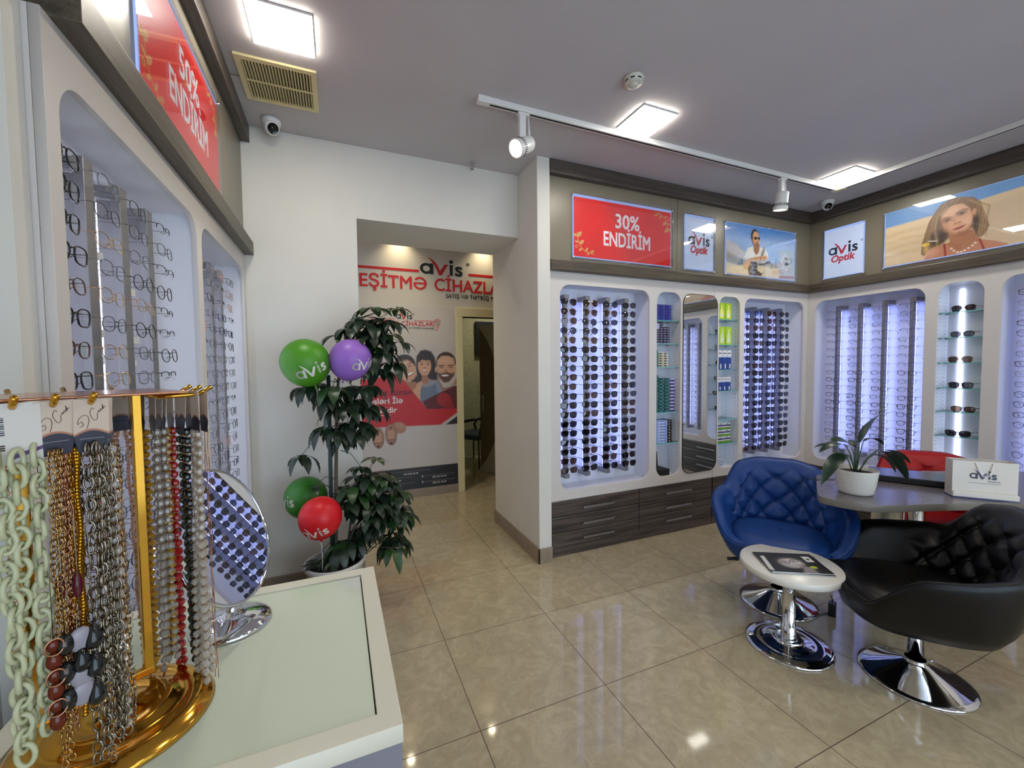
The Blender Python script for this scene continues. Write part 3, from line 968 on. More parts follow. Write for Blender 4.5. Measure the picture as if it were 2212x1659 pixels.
def eye_pick_l2(ci, k):
    r = rs.random()
    return 'e_cr' if r < 0.3 else 'e_m' if r < 0.5 else 'e_bl' if r < 0.6 else 'e_pk' if r < 0.72 else 'e_rd' if r < 0.88 else 'e_hb'
fill('L2', RAILS['L2'], False, eye_pick_l2, lambda c: '%s rail in the niche nearest the balloons' % ORD[c + 1], 'eyeglasses in the niche nearest the balloons')
# six sunglasses on the glass shelves of the right wall
for k, (y, key) in enumerate(zip(SHELVES['B2'], ('ag', 'gr', 'av', 'sq', 'tr', 'ct'))):
    mt = FB @ Matrix.Translation((1.118 + (0.0, -0.002, -0.008, 0.0, 0.018, -0.006)[k], y + 0.0225, -0.055)) @ Matrix.Rotation(R((4, -3, 6, 2, -2, 8)[k]), 4, 'Y') @ Matrix.Scale(1.08, 4)
    spectacles(key, True, mt, '%s sunglasses alone on the %s glass shelf from the top behind the red chair' % (KINDS[key][0], ORD[k + 1]), 'sunglasses on the glass shelves')
# ---------------------------------------------------------------- boxes and bottles on the glass shelves
MC_NAVY = mat('card_navy', (28, 38, 128), 0.4); MC_TEAL = mat('card_teal', (22, 74, 74), 0.4); MC_TEALL = mat('card_teal_light', (70, 132, 126), 0.4)
MC_DARK = mat('card_charcoal', (44, 42, 60), 0.4); MC_LILAC = mat('card_lilac', (176, 172, 214), 0.4)
MC_CREAM = mat('card_cream', (206, 198, 178), 0.45); MC_WHITE = mat('card_white', (226, 226, 228), 0.4)
MC_LIME = mat('card_lime', (160, 200, 40), 0.4); MC_LIMED = mat('card_leaf_green', (96, 150, 36), 0.4)
MC_PURPLE = mat('card_purple', (60, 40, 104), 0.4); MC_BLUE = mat('card_blue', (40, 66, 140), 0.35)
MC_BLACK = mat('card_black', (14, 13, 14), 0.5); MC_SKY = mat('card_sky', (150, 170, 220), 0.4)
def carton(w, h, d, base, bands):
    """printed carton standing on its base, front at +z; bands: (x0,x1,y0,y1,material) as fractions of the front"""
    mb = MB(); mb.box((-w / 2, 0, -d), (w / 2, h, 0), base, 0.0008)
    for x0, x1, y0, y1, m in bands:
        mb.box((-w / 2 + x0 * w, y0 * h, -0.0002), (-w / 2 + x1 * w, y1 * h, 0.0004), m)
    return mb.mesh('carton')
CART = {}
def box_at(key, name, F, x, y, z, label, cat, group, rot=0.0):
    me = CART[key]
    o = link(name, me, None, F @ Matrix.Translation((x, y, z)) @ Matrix.Rotation(rot, 4, 'Y'))
    return tag(o, label, cat, group)
CART['navy'] = carton(0.062, 0.022, 0.11, MC_NAVY, [(0.55, 0.9, 0.55, 0.62, MC_LILAC)])
CART['charcoal'] = carton(0.034, 0.02, 0.11, MC_DARK, [(0.15, 0.85, 0.1, 0.35, MC_LILAC)])
CART['lilac'] = carton(0.066, 0.016, 0.11, MC_LILAC, [(0.1, 0.9, 0.4, 0.6, MC_WHITE)])
CART['teal'] = carton(0.060, 0.0285, 0.11, MC_TEAL, [(0.18, 0.82, 0.12, 0.42, MC_TEALL), (0.8, 0.9, 0.65, 0.85, MC_WHITE)])
CART['plum'] = carton(0.046, 0.0285, 0.10, MC_LILAC, [(0, 1, 0.0, 0.5, MC_PURPLE)])
CART['tealtall'] = carton(0.05, 0.024, 0.10, MC_TEALL, [(0.2, 0.8, 0.2, 0.4, MC_TEAL)])
CART['cream'] = carton(0.05, 0.020, 0.10, MC_CREAM, [(0.12, 0.6, 0.25, 0.75, MC_BLACK), (0.7, 0.9, 0.4, 0.6, MC_TEALL)])
CART['sky'] = carton(0.115, 0.024, 0.10, MC_SKY, [(0.1, 0.7, 0.2, 0.4, MC_WHITE), (0.3, 0.9, 0.6, 0.75, MC_BLUE)])
CART['black'] = carton(0.04, 0.024, 0.10, MC_BLACK, [(0.2, 0.5, 0.3, 0.7, MC_CREAM)])
CART['greenpk'] = carton(0.082, 0.062, 0.10, MC_WHITE, [(0, 1, 0, 0.36, MC_LIMED), (0, 1, 0.52, 0.74, MC_PURPLE), (0.3, 0.7, 0.82, 0.9, MC_DARK)])
def stack(key, name, F, x, y, z, n, h, what, where, cat, group, order='up'):
    for k in range(n):
        box_at(key, name, F, x + rs.uniform(-0.0008, 0.0008), y + k * h, z + rs.uniform(-0.002, 0.002), '%s, %s from the bottom, %s' % (what, ORD[k + 1], where), cat, group)
zf = -0.04
yA = SHELVES['A2']
for c in range(3):
    stack('navy', 'lens_box', FA, 2.012 + 0.064 * c, yA[0], zf, 6 if c < 3 else 4, 0.0225, 'navy blue lens box', '%s column on the highest box shelf' % ORD[c + 1], 'box', 'navy blue lens boxes')
for c, n in enumerate((6, 6, 9, 7, 7)):
    stack('charcoal', 'lens_box', FA, 1.992 + 0.0365 * c, yA[1], zf, n, 0.0205, 'charcoal lens box', '%s column under the navy boxes' % ORD[c + 1], 'box', 'charcoal lens boxes')
for k in range(3):
    box_at('lilac', 'lens_box', FA, 2.010, yA[1] + 0.1235 + 0.0165 * k, zf, 'flat lilac lens box lying on the charcoal boxes, %s from the bottom' % ORD[k + 1], 'box', 'lilac lens boxes')
stack('tealtall', 'lens_box', FA, 2.0, yA[2], zf, 6, 0.0245, 'pale teal lens box', 'beside the cream boxes on the middle shelf', 'box', 'pale teal lens boxes')
for c in range(2):
    stack('cream', 'lens_box', FA, 2.062 + 0.053 * c, yA[2], zf, 6, 0.0205, 'cream lens box with black mark', '%s column on the middle shelf' % ORD[c + 1], 'box', 'cream lens boxes')
for c in range(3):
    stack('teal', 'lens_box', FA, 2.004 + 0.0625 * c, yA[3], zf, (11, 10, 10)[c], 0.029, 'dark teal lens box', '%s column of the big stack' % ORD[c + 1], 'box', 'dark teal lens boxes')
stack('plum', 'lens_box', FA, 2.188, yA[3], zf, 10, 0.029, 'lilac and plum lens box', 'edge column of the big stack', 'box', 'lilac and plum lens boxes')
stack('sky', 'lens_box', FA, 2.078, yA[4], zf, 8, 0.0245, 'sky blue lens box', 'lowest box shelf', 'box', 'sky blue lens boxes')
stack('black', 'lens_box', FA, 2.164, yA[4], zf, 8, 0.0245, 'black lens box', 'beside the sky blue boxes', 'box', 'black lens boxes')
# open black case at the bottom of the niche
t = thing('presentation_case', 'open black presentation case at the bottom of the lens box niche', 'case', FA @ Matrix.Translation((2.06, ZB - 0.007, 0)))
MB().box((-0.075, 0, -0.17), (0.10, 0.055, -0.035), MC_BLACK, 0.003).build('tray', t)
MB().box((-0.085, 0, -0.004), (0.085, 0.13, 0.004), MC_BLACK, 0.003, Matrix.Translation((0.0, 0.055, -0.165)) @ Matrix.Rotation(R(-6), 4, 'X')).build('lid', t)
# narrow niche right of the mirror: bottles in cartons
MB_SOL = clear_mat('solution_plastic', (0.8, 0.85, 0.7), 0.2, trans=0.35, lightrgb=(214, 220, 190))
def bottle_carton(key, w, h, base, bottle, capm):
    mb = MB(); d = 0.06
    mb.box((-w / 2, 0, -d), (w / 2, h, 0), base, 0.0008)
    prof = [(0.0, 0.08), (0.26, 0.08), (0.28, 0.12), (0.28, 0.48), (0.18, 0.62), (0.12, 0.66), (0.12, 0.76), (0.06, 0.9), (0, 0.9)]
    pts = [(r * w, y * h) for r, y in prof] + [(-r * w, y * h) for r, y in reversed(prof[1:-1])]
    mb.prism(pts, -0.0002, 0.0005, bottle)
    mb.box((-w * 0.18, h * 0.2, 0.0005), (w * 0.18, h * 0.34, 0.0007), capm)
    CART[key] = mb.mesh('carton')
bottle_carton('limebig', 0.079, 0.165, MC_LIME, mat('print_pale_green', (206, 220, 160), 0.4), MC_WHITE)
bottle_carton('limesmall', 0.079, 0.15, MC_LIME, mat('print_pale_lemon', (226, 228, 130), 0.4), MC_WHITE)
def tall_blue(key, h):
    mb = MB(); w = 0.054
    mb.box((-w / 2, 0, -0.06), (w / 2, h, 0), MC_BLUE, 0.0008)
    mb.box((-w / 2, h * 0.66, -0.0002), (w / 2, h, 0.0004), MC_WHITE)
    mb.prism([(w * 0.48 * math.cos(PI * k / 10), h * 0.62 + h * 0.06 * math.sin(PI * k / 10)) for k in range(11)], -0.0001, 0.0006, MC_SKY)
    mb.box((w * 0.05, h * 0.05, 0.0), (w * 0.3, h * 0.3, 0.0006), MC_WHITE)
    mb.box((-w * 0.36, h * 0.82, 0.0), (w * 0.36, h * 0.87, 0.0006), MC_DARK)
    CART[key] = mb.mesh('carton')
tall_blue('bluetall', 0.178); tall_blue('blueshort', 0.125)
yB = SHELVES['A3']
for c in range(2):
    box_at('limesmall', 'solution_carton', FA, 2.772 + 0.085 * c, yB[0], zf, 'lime green solution carton on the top shelf by the mirror, %s along' % ORD[c + 1], 'carton', 'lime cartons on the top shelf')
    box_at('limebig', 'solution_carton', FA, 2.778 + 0.085 * c, yB[1], zf, 'tall lime green solution carton on the second shelf by the mirror, %s along' % ORD[c + 1], 'carton', 'lime cartons on the second shelf')
for c in range(3):
    box_at('bluetall', 'solution_carton', FA, 2.756 + 0.058 * c, yB[2], zf, 'tall blue and white solution carton by the mirror, %s along' % ORD[c + 1], 'carton', 'tall blue cartons')
    box_at('blueshort', 'solution_carton', FA, 2.752 + 0.058 * c, yB[3], zf, 'short blue and white solution carton by the mirror, %s along' % ORD[c + 1], 'carton', 'short blue cartons')
for c in range(2):
    for k in range(3):
        box_at('greenpk', 'solution_carton', FA, 2.77 + 0.088 * c, yB[5] + 0.0625 * k, zf, 'white, purple and green carton on the lowest shelf, %s from bottom, %s column' % (ORD[k + 1], ORD[c + 1]), 'carton', 'striped cartons on the lowest shelf')
for k in range(4):
    mb = MB(); mb.lathe([(0, 0), (0.05, 0), (0.055, 0.006), (0.055, 0.016), (0.05, 0.019), (0, 0.019)], mat('lens_case_plastic', (190, 196, 214), 0.3), 24, mtx=Matrix.Rotation(R(-90), 4, 'X'))
    o = mb.build('lens_case', None, FA @ Matrix.Translation((2.80 + (0, 0.004, -0.003, 0.002)[k], ZB - 0.0075 + 0.0195 * k, -0.10)))
    tag(o, 'pale round lens case at the niche bottom by the mirror, %s from the bottom' % ORD[k + 1], 'lens case', 'stacked lens cases')
# ---------------------------------------------------------------- illuminated signs and posters
M_ACRYL = clear_mat('acrylic', (0.97, 0.98, 1.0), 0.10, 0.02, fk=0.38)
M_GUIDE = emit_mat('edge_light', (0.42, 0.56, 1.0), 0.95)
M_LETTER = mat('letter_white', (240, 240, 240), 0.4, emit=(1, 1, 1), estr=0.2)
M_LRED = mat('letter_red', (206, 32, 36), 0.4, emit=s2l((206, 32, 36)), estr=0.2)
M_LRED2 = mat('letter_red_flat', (200, 28, 30), 0.45)
M_LBLACK = mat('letter_black', (24, 24, 28), 0.45)
M_LBLACK2 = mat('letter_ink', (30, 30, 40), 0.45)
M_FLOUR = mat('flourish_gold', (226, 170, 96), 0.4, emit=s2l((226, 170, 96)), estr=0.2)

def sign(name, label, cat, F, x0, x1, y0, y1, canvas, extra=(), px=0.02):
    """edge-lit acrylic panel: x0..y1 the acrylic, the print inset inside it"""
    t = thing(name, label, cat, F, 'edge-lit panels above the cabinets')
    mb = MB(); mb.box((x0 + 0.012, y0 + 0.018, 0.003), (x1 - 0.012, y1 - 0.006, 0.009), M_GUIDE, 0.001); mb.build('light_guide', t)
    link('print', canvas.mesh('print', M_PRINT_LIT), t, Matrix.Translation((x0 + px, y0 + 0.024, 0.0105)))
    lo = fill_mesh('acrylic_panel', [rrect(x0, x1, y0, y1, 0.02)], 0.004, M_ACRYL)
    lo.transform(Matrix.Translation((0, 0, 0.018))); link('acrylic_panel', lo, t)
    for x in (x0 + 0.012, x1 - 0.012):
        for y in (y0 + 0.012, y1 - 0.012):
            mb = MB(); mb.lathe([(0.0075, 0.0), (0.0075, 0.019), (0.006, 0.022), (0, 0.022)], M_CHROME, 10, (x, y, 0)); mb.build('screw', t)
    for nm, me, mx in extra:
        link(nm, me, t, mx)
    return t

def leaf_shape(c, a, ln, wd):
    u = Vector((math.cos(a), math.sin(a))); v = Vector((-u.y, u.x))
    pts = []
    for k in range(9):
        s = k / 8
        pts.append(c + u * (ln * s) + v * (wd * math.sin(PI * s) ** 0.8))
    for k in range(7, 0, -1):
        s = k / 8
        pts.append(c + u * (ln * s) - v * (wd * math.sin(PI * s) ** 0.8 * 0.8))
    return [(p.x, p.y) for p in pts]

def flourish(cx, cy, s, sx, sy):
    """gold leaf sprig for the corners of the red signs"""
    mb = MB()
    Z = lambda p: (cx + p[0] * s * sx, cy + p[1] * s * sy)
    def band(pts, r):
        for (a, b), (c, d) in zip(pts[:-1], pts[1:]):
            n = Vector((-(d - b), c - a)).normalized() * r
            mb.prism([Z((a + n.x, b + n.y)), Z((c + n.x, d + n.y)), Z((c - n.x, d - n.y)), Z((a - n.x, b - n.y))], 0.0001, 0.0006, M_FLOUR)
    stem = [(0.05, 0.95), (0.08, 0.7), (0.16, 0.45), (0.3, 0.25), (0.5, 0.12), (0.75, 0.08), (0.95, 0.04)]
    band(stem, 0.018)
    for c, a, ln, w in (((0.06, 0.75), 150, 0.24, 0.07), ((0.07, 0.72), 50, 0.34, 0.10), ((0.14, 0.5), 165, 0.22, 0.06), ((0.18, 0.42), 40, 0.3, 0.09),
                        ((0.3, 0.25), 215, 0.2, 0.06), ((0.5, 0.13), 55, 0.22, 0.06), ((0.68, 0.1), 230, 0.16, 0.05), ((0.72, 0.09), 30, 0.24, 0.06)):
        mb.prism([Z(p) for p in leaf_shape(Vector(c), R(a), ln, w)], 0.0001, 0.0006, M_FLOUR)
    for (ox, oy, r0) in ((0.02, 0.3, 0.09), (0.88, 0.16, 0.07)):
        band([(ox + r0 * (1 - k / 14) * math.cos(k * 0.75), oy + r0 * (1 - k / 14) * math.sin(k * 0.75)) for k in range(11)], 0.014)
    return mb.mesh('flourish')

def red_sign(name, label, F, x0, x1, y0, y1, big):
    w, h = x1 - x0 - 0.04, y1 - y0 - 0.052
    c = Canvas(w, h, 100, 60, (208, 34, 30))
    c.grain(0.05, 10, 10)
    cx = x0 + 0.02 + w * 0.525; by = y0 + 0.024
    ex = [('lettering', text_mesh(big, 0.155, M_LETTER, 0.016, width=0.235), Matrix.Translation((cx, by + h * 0.575, 0.0112))),
          ('lettering', text_mesh('ENDİRİM', 0.155, M_LETTER, 0.016, width=0.455), Matrix.Translation((cx + 0.002, by + h * 0.245, 0.0112))),
          ('flourish', flourish(x0 + 0.04, by + 0.02, 0.17, 1, 1), Matrix.Translation((0, 0, 0.011))),
          ('flourish', flourish(x1 - 0.04, by + h - 0.012, 0.16, -1, -1), Matrix.Translation((0, 0, 0.011)))]
    return sign(name, label, 'sign', F, x0, x1, y0, y1, c, ex)
red_sign('sale_sign', 'red 30% discount sign above the sunglasses niche beside the pillar', FA, 1.149, 2.13, 2.26, 2.752, '30%')
red_sign('sale_sign', 'red 50% discount sign above the eyeglasses cabinet with the gold chain stand in front', FL, -0.008, 0.912, 2.262, 2.745, '50%')

def logo_sign(label, F, x0, x1, y0, y1):
    w, h = x1 - x0 - 0.04, y1 - y0 - 0.052
    c = Canvas(w, h, 30, 40, (196, 208, 232))
    s = w * 0.80 / LOGO_W
    ex = [('lettering', join_meshes('lettering', logo_mesh(s, M_LBLACK, M_LRED)), Matrix.Translation((x0 + 0.02 + w * 0.11, y0 + 0.024 + h * 0.475, 0.0118))),
          ('lettering', text_mesh('Optik', 0.088, M_LRED, 0.03, width=w * 0.62, shear=0.18), Matrix.Translation((x0 + 0.02 + w * 0.47, y0 + 0.024 + h * 0.315, 0.0115)))]
    sign('logo_sign', label, 'sign', F, x0, x1, y0, y1, c, ex)
logo_sign('small pale sign with black and red lettering beside the 30% sign', FA, 2.252, 2.615, 2.26, 2.748)
logo_sign('small pale sign with black and red lettering beside the poster of the woman', FB, 0.134, 0.494, 2.26, 2.748)

# poster of a man leaning on a motorbike in the desert
c = Canvas(0.935, 0.455, 230, 115, (150, 178, 210))
c.grad(0.15, 0.46, (66, 122, 186))
c.blend(0.5 * np.exp(-((c.Y - 0.30) / 0.06) ** 2), (178, 196, 220))
c.poly([(0, 0.30), (0.127, 0.27), (0.2, 0.225), (0.3, 0.19), (0.53, 0.14), (0.72, 0.13), (0.935, 0.15), (0.935, 0), (0, 0)], (196, 190, 186), soft=0.012)
c.poly([(0, 0.2), (0.1, 0.17), (0.3, 0.12), (0.6, 0.13), (0.935, 0.1), (0.935, 0), (0, 0)], (150, 146, 134), soft=0.02)
c.poly([(0, 0.1), (0.25, 0.075), (0.5, 0.1), (0.935, 0.09), (0.935, 0), (0, 0)], (222, 204, 166), soft=0.012)
c.grain(0.16, 5, 4, 3)
SK, SKD = (206, 158, 118), (150, 100, 72)
c.poly([(0.352, 0.272), (0.274, 0.247), (0.255, 0.199), (0.225, 0.15), (0.302, 0.150), (0.385, 0.175), (0.443, 0.188), (0.562, 0.17), (0.552, 0.227), (0.505, 0.268), (0.441, 0.274)], (226, 220, 204))
c.poly([(0.352, 0.272), (0.358, 0.226), (0.392, 0.195), (0.425, 0.22), (0.438, 0.268), (0.42, 0.30), (0.35, 0.31)], SKD)
c.ell(0.374, 0.355, 0.055, 0.078, (40, 34, 32), 8)
c.ell(0.388, 0.342, 0.047, 0.07, SK, 8)
c.ell(0.40, 0.283, 0.034, 0.032, (156, 106, 80), 0)
c.ell(0.41, 0.285, 0.016, 0.006, (120, 60, 54), 8)
c.ell(0.34, 0.33, 0.01, 0.022, SKD, 0)
c.ell(0.381, 0.348, 0.019, 0.014, (24, 22, 22), 6); c.ell(0.426, 0.352, 0.015, 0.013, (24, 22, 22), 6); c.line([(0.335, 0.35), (0.43, 0.358)], 0.0025, (30, 26, 24))
c.line([(0.413, 0.335), (0.418, 0.315)], 0.004, SKD)
c.poly([(0.30, 0.158), (0.438, 0.190), (0.53, 0.204), (0.558, 0.185), (0.55, 0.16), (0.439, 0.155), (0.36, 0.136), (0.31, 0.10), (0.283, 0.06), (0.245, 0.05), (0.226, 0.083), (0.241, 0.125)], (216, 162, 112))
c.line([(0.31, 0.15), (0.43, 0.172), (0.53, 0.182)], 0.004, (150, 96, 62), op=0.7)
c.poly([(0.323, 0.13), (0.402, 0.132), (0.41, 0.08), (0.40, 0.005), (0.30, 0.005), (0.283, 0.06)], (52, 48, 48))
for x, y, r in ((0.33, 0.1, 0.014), (0.35, 0.07, 0.018), (0.375, 0.1, 0.012), (0.33, 0.04, 0.016), (0.37, 0.03, 0.02), (0.39, 0.07, 0.01)):
    c.ell(x, y, r, r * 0.7, (176, 172, 168)); c.ell(x + 0.003, y - 0.003, r * 0.5, r * 0.35, (40, 38, 38))
c.poly([(0.41, 0.12), (0.59, 0.157), (0.592, 0.13), (0.44, 0.105)], (46, 46, 58)); c.line([(0.43, 0.125), (0.52, 0.137)], 0.006, (196, 198, 200))
c.poly([(0.459, 0.197), (0.466, 0.237), (0.505, 0.285), (0.504, 0.237), (0.48, 0.195)], (66, 72, 74)); c.ell(0.483, 0.24, 0.008, 0.03, (160, 170, 172), -20)
c.poly([(0.145, 0.087), (0.19, 0.14), (0.215, 0.145), (0.208, 0.095)], (56, 60, 62)); c.ell(0.185, 0.115, 0.008, 0.02, (150, 156, 158), -40)
c.line([(0.455, 0.195), (0.44, 0.11)], 0.003, (40, 38, 38))
c.poly([(0.40, 0.06), (0.47, 0.03), (0.50, 0.05), (0.46, 0.005), (0.40, 0.01)], (70, 44, 40))
c.poly([(0.715, 0.269), (0.921, 0.278), (0.921, 0.047), (0.716, 0.035)], (168, 182, 190)); c.ell(0.80, 0.15, 0.07, 0.09, (196, 204, 206), 0, 0.01)
c.poly([(0.79, 0.16), (0.85, 0.165), (0.85, 0.135), (0.79, 0.13)], (88, 98, 104)); c.poly([(0.79, 0.21), (0.84, 0.21), (0.84, 0.19), (0.79, 0.19)], (110, 120, 122))
c.poly([(0.716, 0.03), (0.93, 0.04), (0.93, 0.008), (0.716, 0.0)], (150, 110, 116))
sign('poster', 'poster of a man in sunglasses leaning on a motorbike', 'poster', FA, 2.735, 3.712, 2.255, 2.746, c)

# large poster of a woman in front of dunes
c = Canvas(1.36, 0.457, 330, 112, (104, 144, 186))
c.poly([(0, 0.33), (0.125, 0.334), (0.304, 0.342), (0.553, 0.367), (0.785, 0.385), (1.1, 0.40), (1.36, 0.39), (1.36, 0), (0, 0)], (206, 180, 140), soft=0.006)
c.poly([(0.5, 0.32), (0.8, 0.345), (1.36, 0.35), (1.36, 0), (0.6, 0)], (196, 170, 136), soft=0.03)
for y, w in ((0.24, 0.012), (0.18, 0.008), (0.13, 0.014), (0.07, 0.01)):
    c.line([(-0.05, y), (0.12, y + 0.03), (0.3, y + 0.02)], w, (186, 158, 118), soft=0.02, op=0.7)
c.grain(0.07, 9, 4, 5)
HAIR, HAIR2, HAIRL = (126, 96, 66), (66, 50, 38), (186, 150, 100)
c.poly([(0.479, 0.425), (0.415, 0.435), (0.35, 0.407), (0.312, 0.347), (0.285, 0.292), (0.266, 0.207), (0.247, 0.137), (0.244, 0.05), (0.262, 0.03), (0.307, 0.078), (0.374, 0.103), (0.401, 0.132), (0.45, 0.2), (0.54, 0.176), (0.567, 0.089), (0.602, 0.109), (0.626, 0.165), (0.61, 0.229), (0.59, 0.30), (0.578, 0.352), (0.54, 0.40)], HAIR)
c.poly([(0.29, 0.2), (0.355, 0.22), (0.405, 0.18), (0.40, 0.132), (0.35, 0.10), (0.30, 0.10)], HAIR2, soft=0.02)
c.poly([(0.535, 0.25), (0.575, 0.26), (0.60, 0.2), (0.56, 0.11), (0.54, 0.17)], HAIR2, soft=0.012)
for k in range(9):
    t = k / 8
    c.line([(0.46 - 0.10 * t, 0.42 - 0.01 * t), (0.35 - 0.05 * t, 0.33 - 0.02 * t), (0.30 - 0.04 * t, 0.2), (0.262 + 0.05 * t, 0.06 + 0.03 * t)], 0.0022, (HAIRL, HAIR2, (138, 104, 70))[k % 3], op=0.7)
    c.line([(0.48 + 0.05 * t, 0.42 - 0.03 * t), (0.55 + 0.02 * t, 0.35), (0.575 + 0.035 * t, 0.22), (0.565 + 0.04 * t, 0.12)], 0.0022, (HAIR2, HAIRL, (138, 104, 70))[k % 3], op=0.7)
SK, SKD, SKL = (206, 156, 118), (164, 108, 72), (224, 180, 146)
c.poly([(0.403, 0.19), (0.413, 0.102), (0.36, 0.088), (0.42, 0.0), (0.56, 0.0), (0.59, 0.075), (0.571, 0.09), (0.538, 0.16)], SKD)
c.poly([(0.255, -0.01), (0.307, 0.078), (0.374, 0.095), (0.425, 0.066), (0.446, 0.022), (0.509, 0.011), (0.561, 0.06), (0.582, 0.078), (0.651, 0.05), (0.72, 0.01), (0.72, -0.02)], (180, 120, 88))
c.ell(0.31, 0.045, 0.04, 0.03, (206, 150, 120), 30, 0.02, 0.7)
c.poly([(0.353, 0.302), (0.360, 0.340), (0.39, 0.368), (0.43, 0.381), (0.478, 0.374), (0.518, 0.330), (0.536, 0.263), (0.532, 0.20), (0.501, 0.158), (0.457, 0.149), (0.415, 0.167), (0.378, 0.222)], SK)
c.ell(0.43, 0.335, 0.05, 0.03, SKL, 10, 0.02, 0.6); c.ell(0.505, 0.24, 0.022, 0.03, SKL, 0, 0.015, 0.5); c.ell(0.40, 0.225, 0.02, 0.03, (214, 160, 124), 0, 0.015, 0.6)
c.poly([(0.378, 0.222), (0.415, 0.167), (0.457, 0.149), (0.501, 0.158), (0.53, 0.19), (0.50, 0.17), (0.455, 0.163), (0.42, 0.178)], SKD, soft=0.008, op=0.8)
c.poly([(0.353, 0.302), (0.36, 0.345), (0.40, 0.377), (0.44, 0.385), (0.40, 0.40), (0.35, 0.37)], HAIR, soft=0.008)
c.ell(0.543, 0.292, 0.013, 0.024, (196, 140, 104), -8)
for ex_, ey, rot in ((0.393, 0.272, 8), (0.475, 0.301, 14)):
    c.ell(ex_, ey + 0.004, 0.029, 0.015, (128, 84, 64), rot, 0.009, 0.85)
    c.ell(ex_, ey, 0.018, 0.0048, (196, 182, 172), rot); c.ell(ex_ + 0.001, ey, 0.0078, 0.0062, (54, 46, 44)); c.line([(ex_ - 0.018, ey - 0.004), (ex_, ey - 0.007), (ex_ + 0.018, ey - 0.001)], 0.0012, (96, 62, 50)); c.line([(ex_ - 0.02, ey + 0.002), (ex_, ey + 0.009), (ex_ + 0.02, ey + 0.007)], 0.0022, (48, 36, 32))
c.line([(0.36, 0.288), (0.385, 0.298), (0.415, 0.293)], 0.003, (104, 74, 54)); c.line([(0.445, 0.312), (0.475, 0.329), (0.51, 0.326)], 0.003, (104, 74, 54))
c.line([(0.428, 0.288), (0.437, 0.258), (0.438, 0.246)], 0.004, (180, 128, 92), soft=0.010, op=0.8); c.ell(0.455, 0.243, 0.020, 0.012, (212, 160, 122), 8, 0.008); c.ell(0.454, 0.234, 0.018, 0.004, (158, 104, 76), 8, 0.005, 0.8); c.ell(0.444, 0.236, 0.004, 0.003, (96, 58, 44), 8, 0.003); c.ell(0.466, 0.239, 0.004, 0.003, (96, 58, 44), 8, 0.003)
c.poly([(0.426, 0.191), (0.45, 0.204), (0.463, 0.204), (0.475, 0.210), (0.50, 0.211), (0.485, 0.195), (0.462, 0.186), (0.44, 0.186)], (164, 70, 66)); c.line([(0.428, 0.192), (0.462, 0.199), (0.499, 0.21)], 0.0015, (100, 36, 38))
c.line([(0.382, 0.097), (0.388, 0.05), (0.392, 0.0)], 0.006, (140, 30, 30)); c.line([(0.578, 0.08), (0.59, 0.04), (0.602, 0.0)], 0.006, (140, 30, 30))
c.poly([(0.353, 0.302), (0.378, 0.222), (0.415, 0.167), (0.40, 0.23), (0.385, 0.30)], (158, 108, 76), soft=0.016, op=0.55)
c.poly([(0.46, 0.17), (0.50, 0.165), (0.535, 0.21), (0.534, 0.16), (0.49, 0.13), (0.45, 0.14)], (140, 90, 60), soft=0.012, op=0.7)
for k in range(26):      # loose hair strands
    q_ = random.Random(k); x0_ = q_.uniform(0.36, 0.55); side = -1 if x0_ < 0.47 else 1
    xe_ = 0.30 + (x0_ - 0.36) * 0.7 if side < 0 else 0.56 + (x0_ - 0.47) * 0.75
    c.line([(x0_, 0.41 - abs(x0_ - 0.46) * 0.4), (xe_ + 0.01, 0.31), (xe_, 0.22), (xe_ - 0.03 * side * q_.random(), 0.09)], 0.0012, (HAIRL, HAIR2, (150, 116, 78))[k % 3], op=0.6) if side > 0 or xe_ < 0.35 else None
for x, y in ((0.425, 0.05), (0.44, 0.03), (0.46, 0.015), (0.48, 0.012), (0.50, 0.018), (0.52, 0.03), (0.54, 0.045), (0.555, 0.06)):
    c.ell(x, y, 0.007, 0.006, (230, 214, 196)); c.ell(x + 0.006, y - 0.005, 0.003, 0.003, (206, 160, 140))
c.ell(0.271, 0.12, 0.022, 0.013, (236, 200, 80)); c.ell(0.277, 0.118, 0.01, 0.006, (180, 140, 60)); c.ell(0.275, 0.08, 0.014, 0.03, (206, 170, 96), 10, 0.01, 0.7)
sign('poster', 'wide poster of a woman with long hair before sand dunes', 'poster', FB, 0.617, 2.02, 2.262, 2.752, c)

# ---------------------------------------------------------------- corridor wall: lettering and the tall poster
t = thing('wall_lettering', 'large red and black lettering high on the corridor wall', 'lettering', FE @ Matrix.Translation((0, 0, 0.001)))
s = 0.137
link('wordmark', join_meshes('wordmark', logo_mesh(s, M_LBLACK, M_LRED2)), t, Matrix.Translation((0.385, 2.497, 0.001)) @ Matrix.Diagonal((1, 0.84, 1, 1)))
link('headline', text_mesh('EŞİTMƏ', 0.192, M_LRED2, 0.018, 'LEFT', width=0.705), t, Matrix.Translation((-0.262, 2.318, 0.001)))
link('headline', text_mesh('CİHAZLARI', 0.192, M_LRED2, 0.018, 'LEFT', width=0.925), t, Matrix.Translation((0.535, 2.318, 0.001)))
link('subline', text_mesh('SATIŞ VƏ TƏTBİQ MƏRKƏZİ', 0.066, M_LBLACK2, 0.012, 'LEFT', width=0.83), t, Matrix.Translation((0.668, 2.242, 0.001)))
MB().box((-0.8, 2.505, 0), (0.37, 2.533, 0.001), M_LRED2).build('rule', t)
MB().box((0.94, 2.505, 0), (1.6, 2.533, 0.001), M_LRED2).build('rule', t)

c = Canvas(1.05, 2.038, 200, 388, (196, 186, 176))
c.grad(1.2, 1.7, (204, 194, 182), 0.6)
c.poly([(-0.1, 1.60), (1.1, 1.60), (1.1, 0.7), (-0.1, 0.7)], (188, 180, 176), soft=0.06, op=0.6)
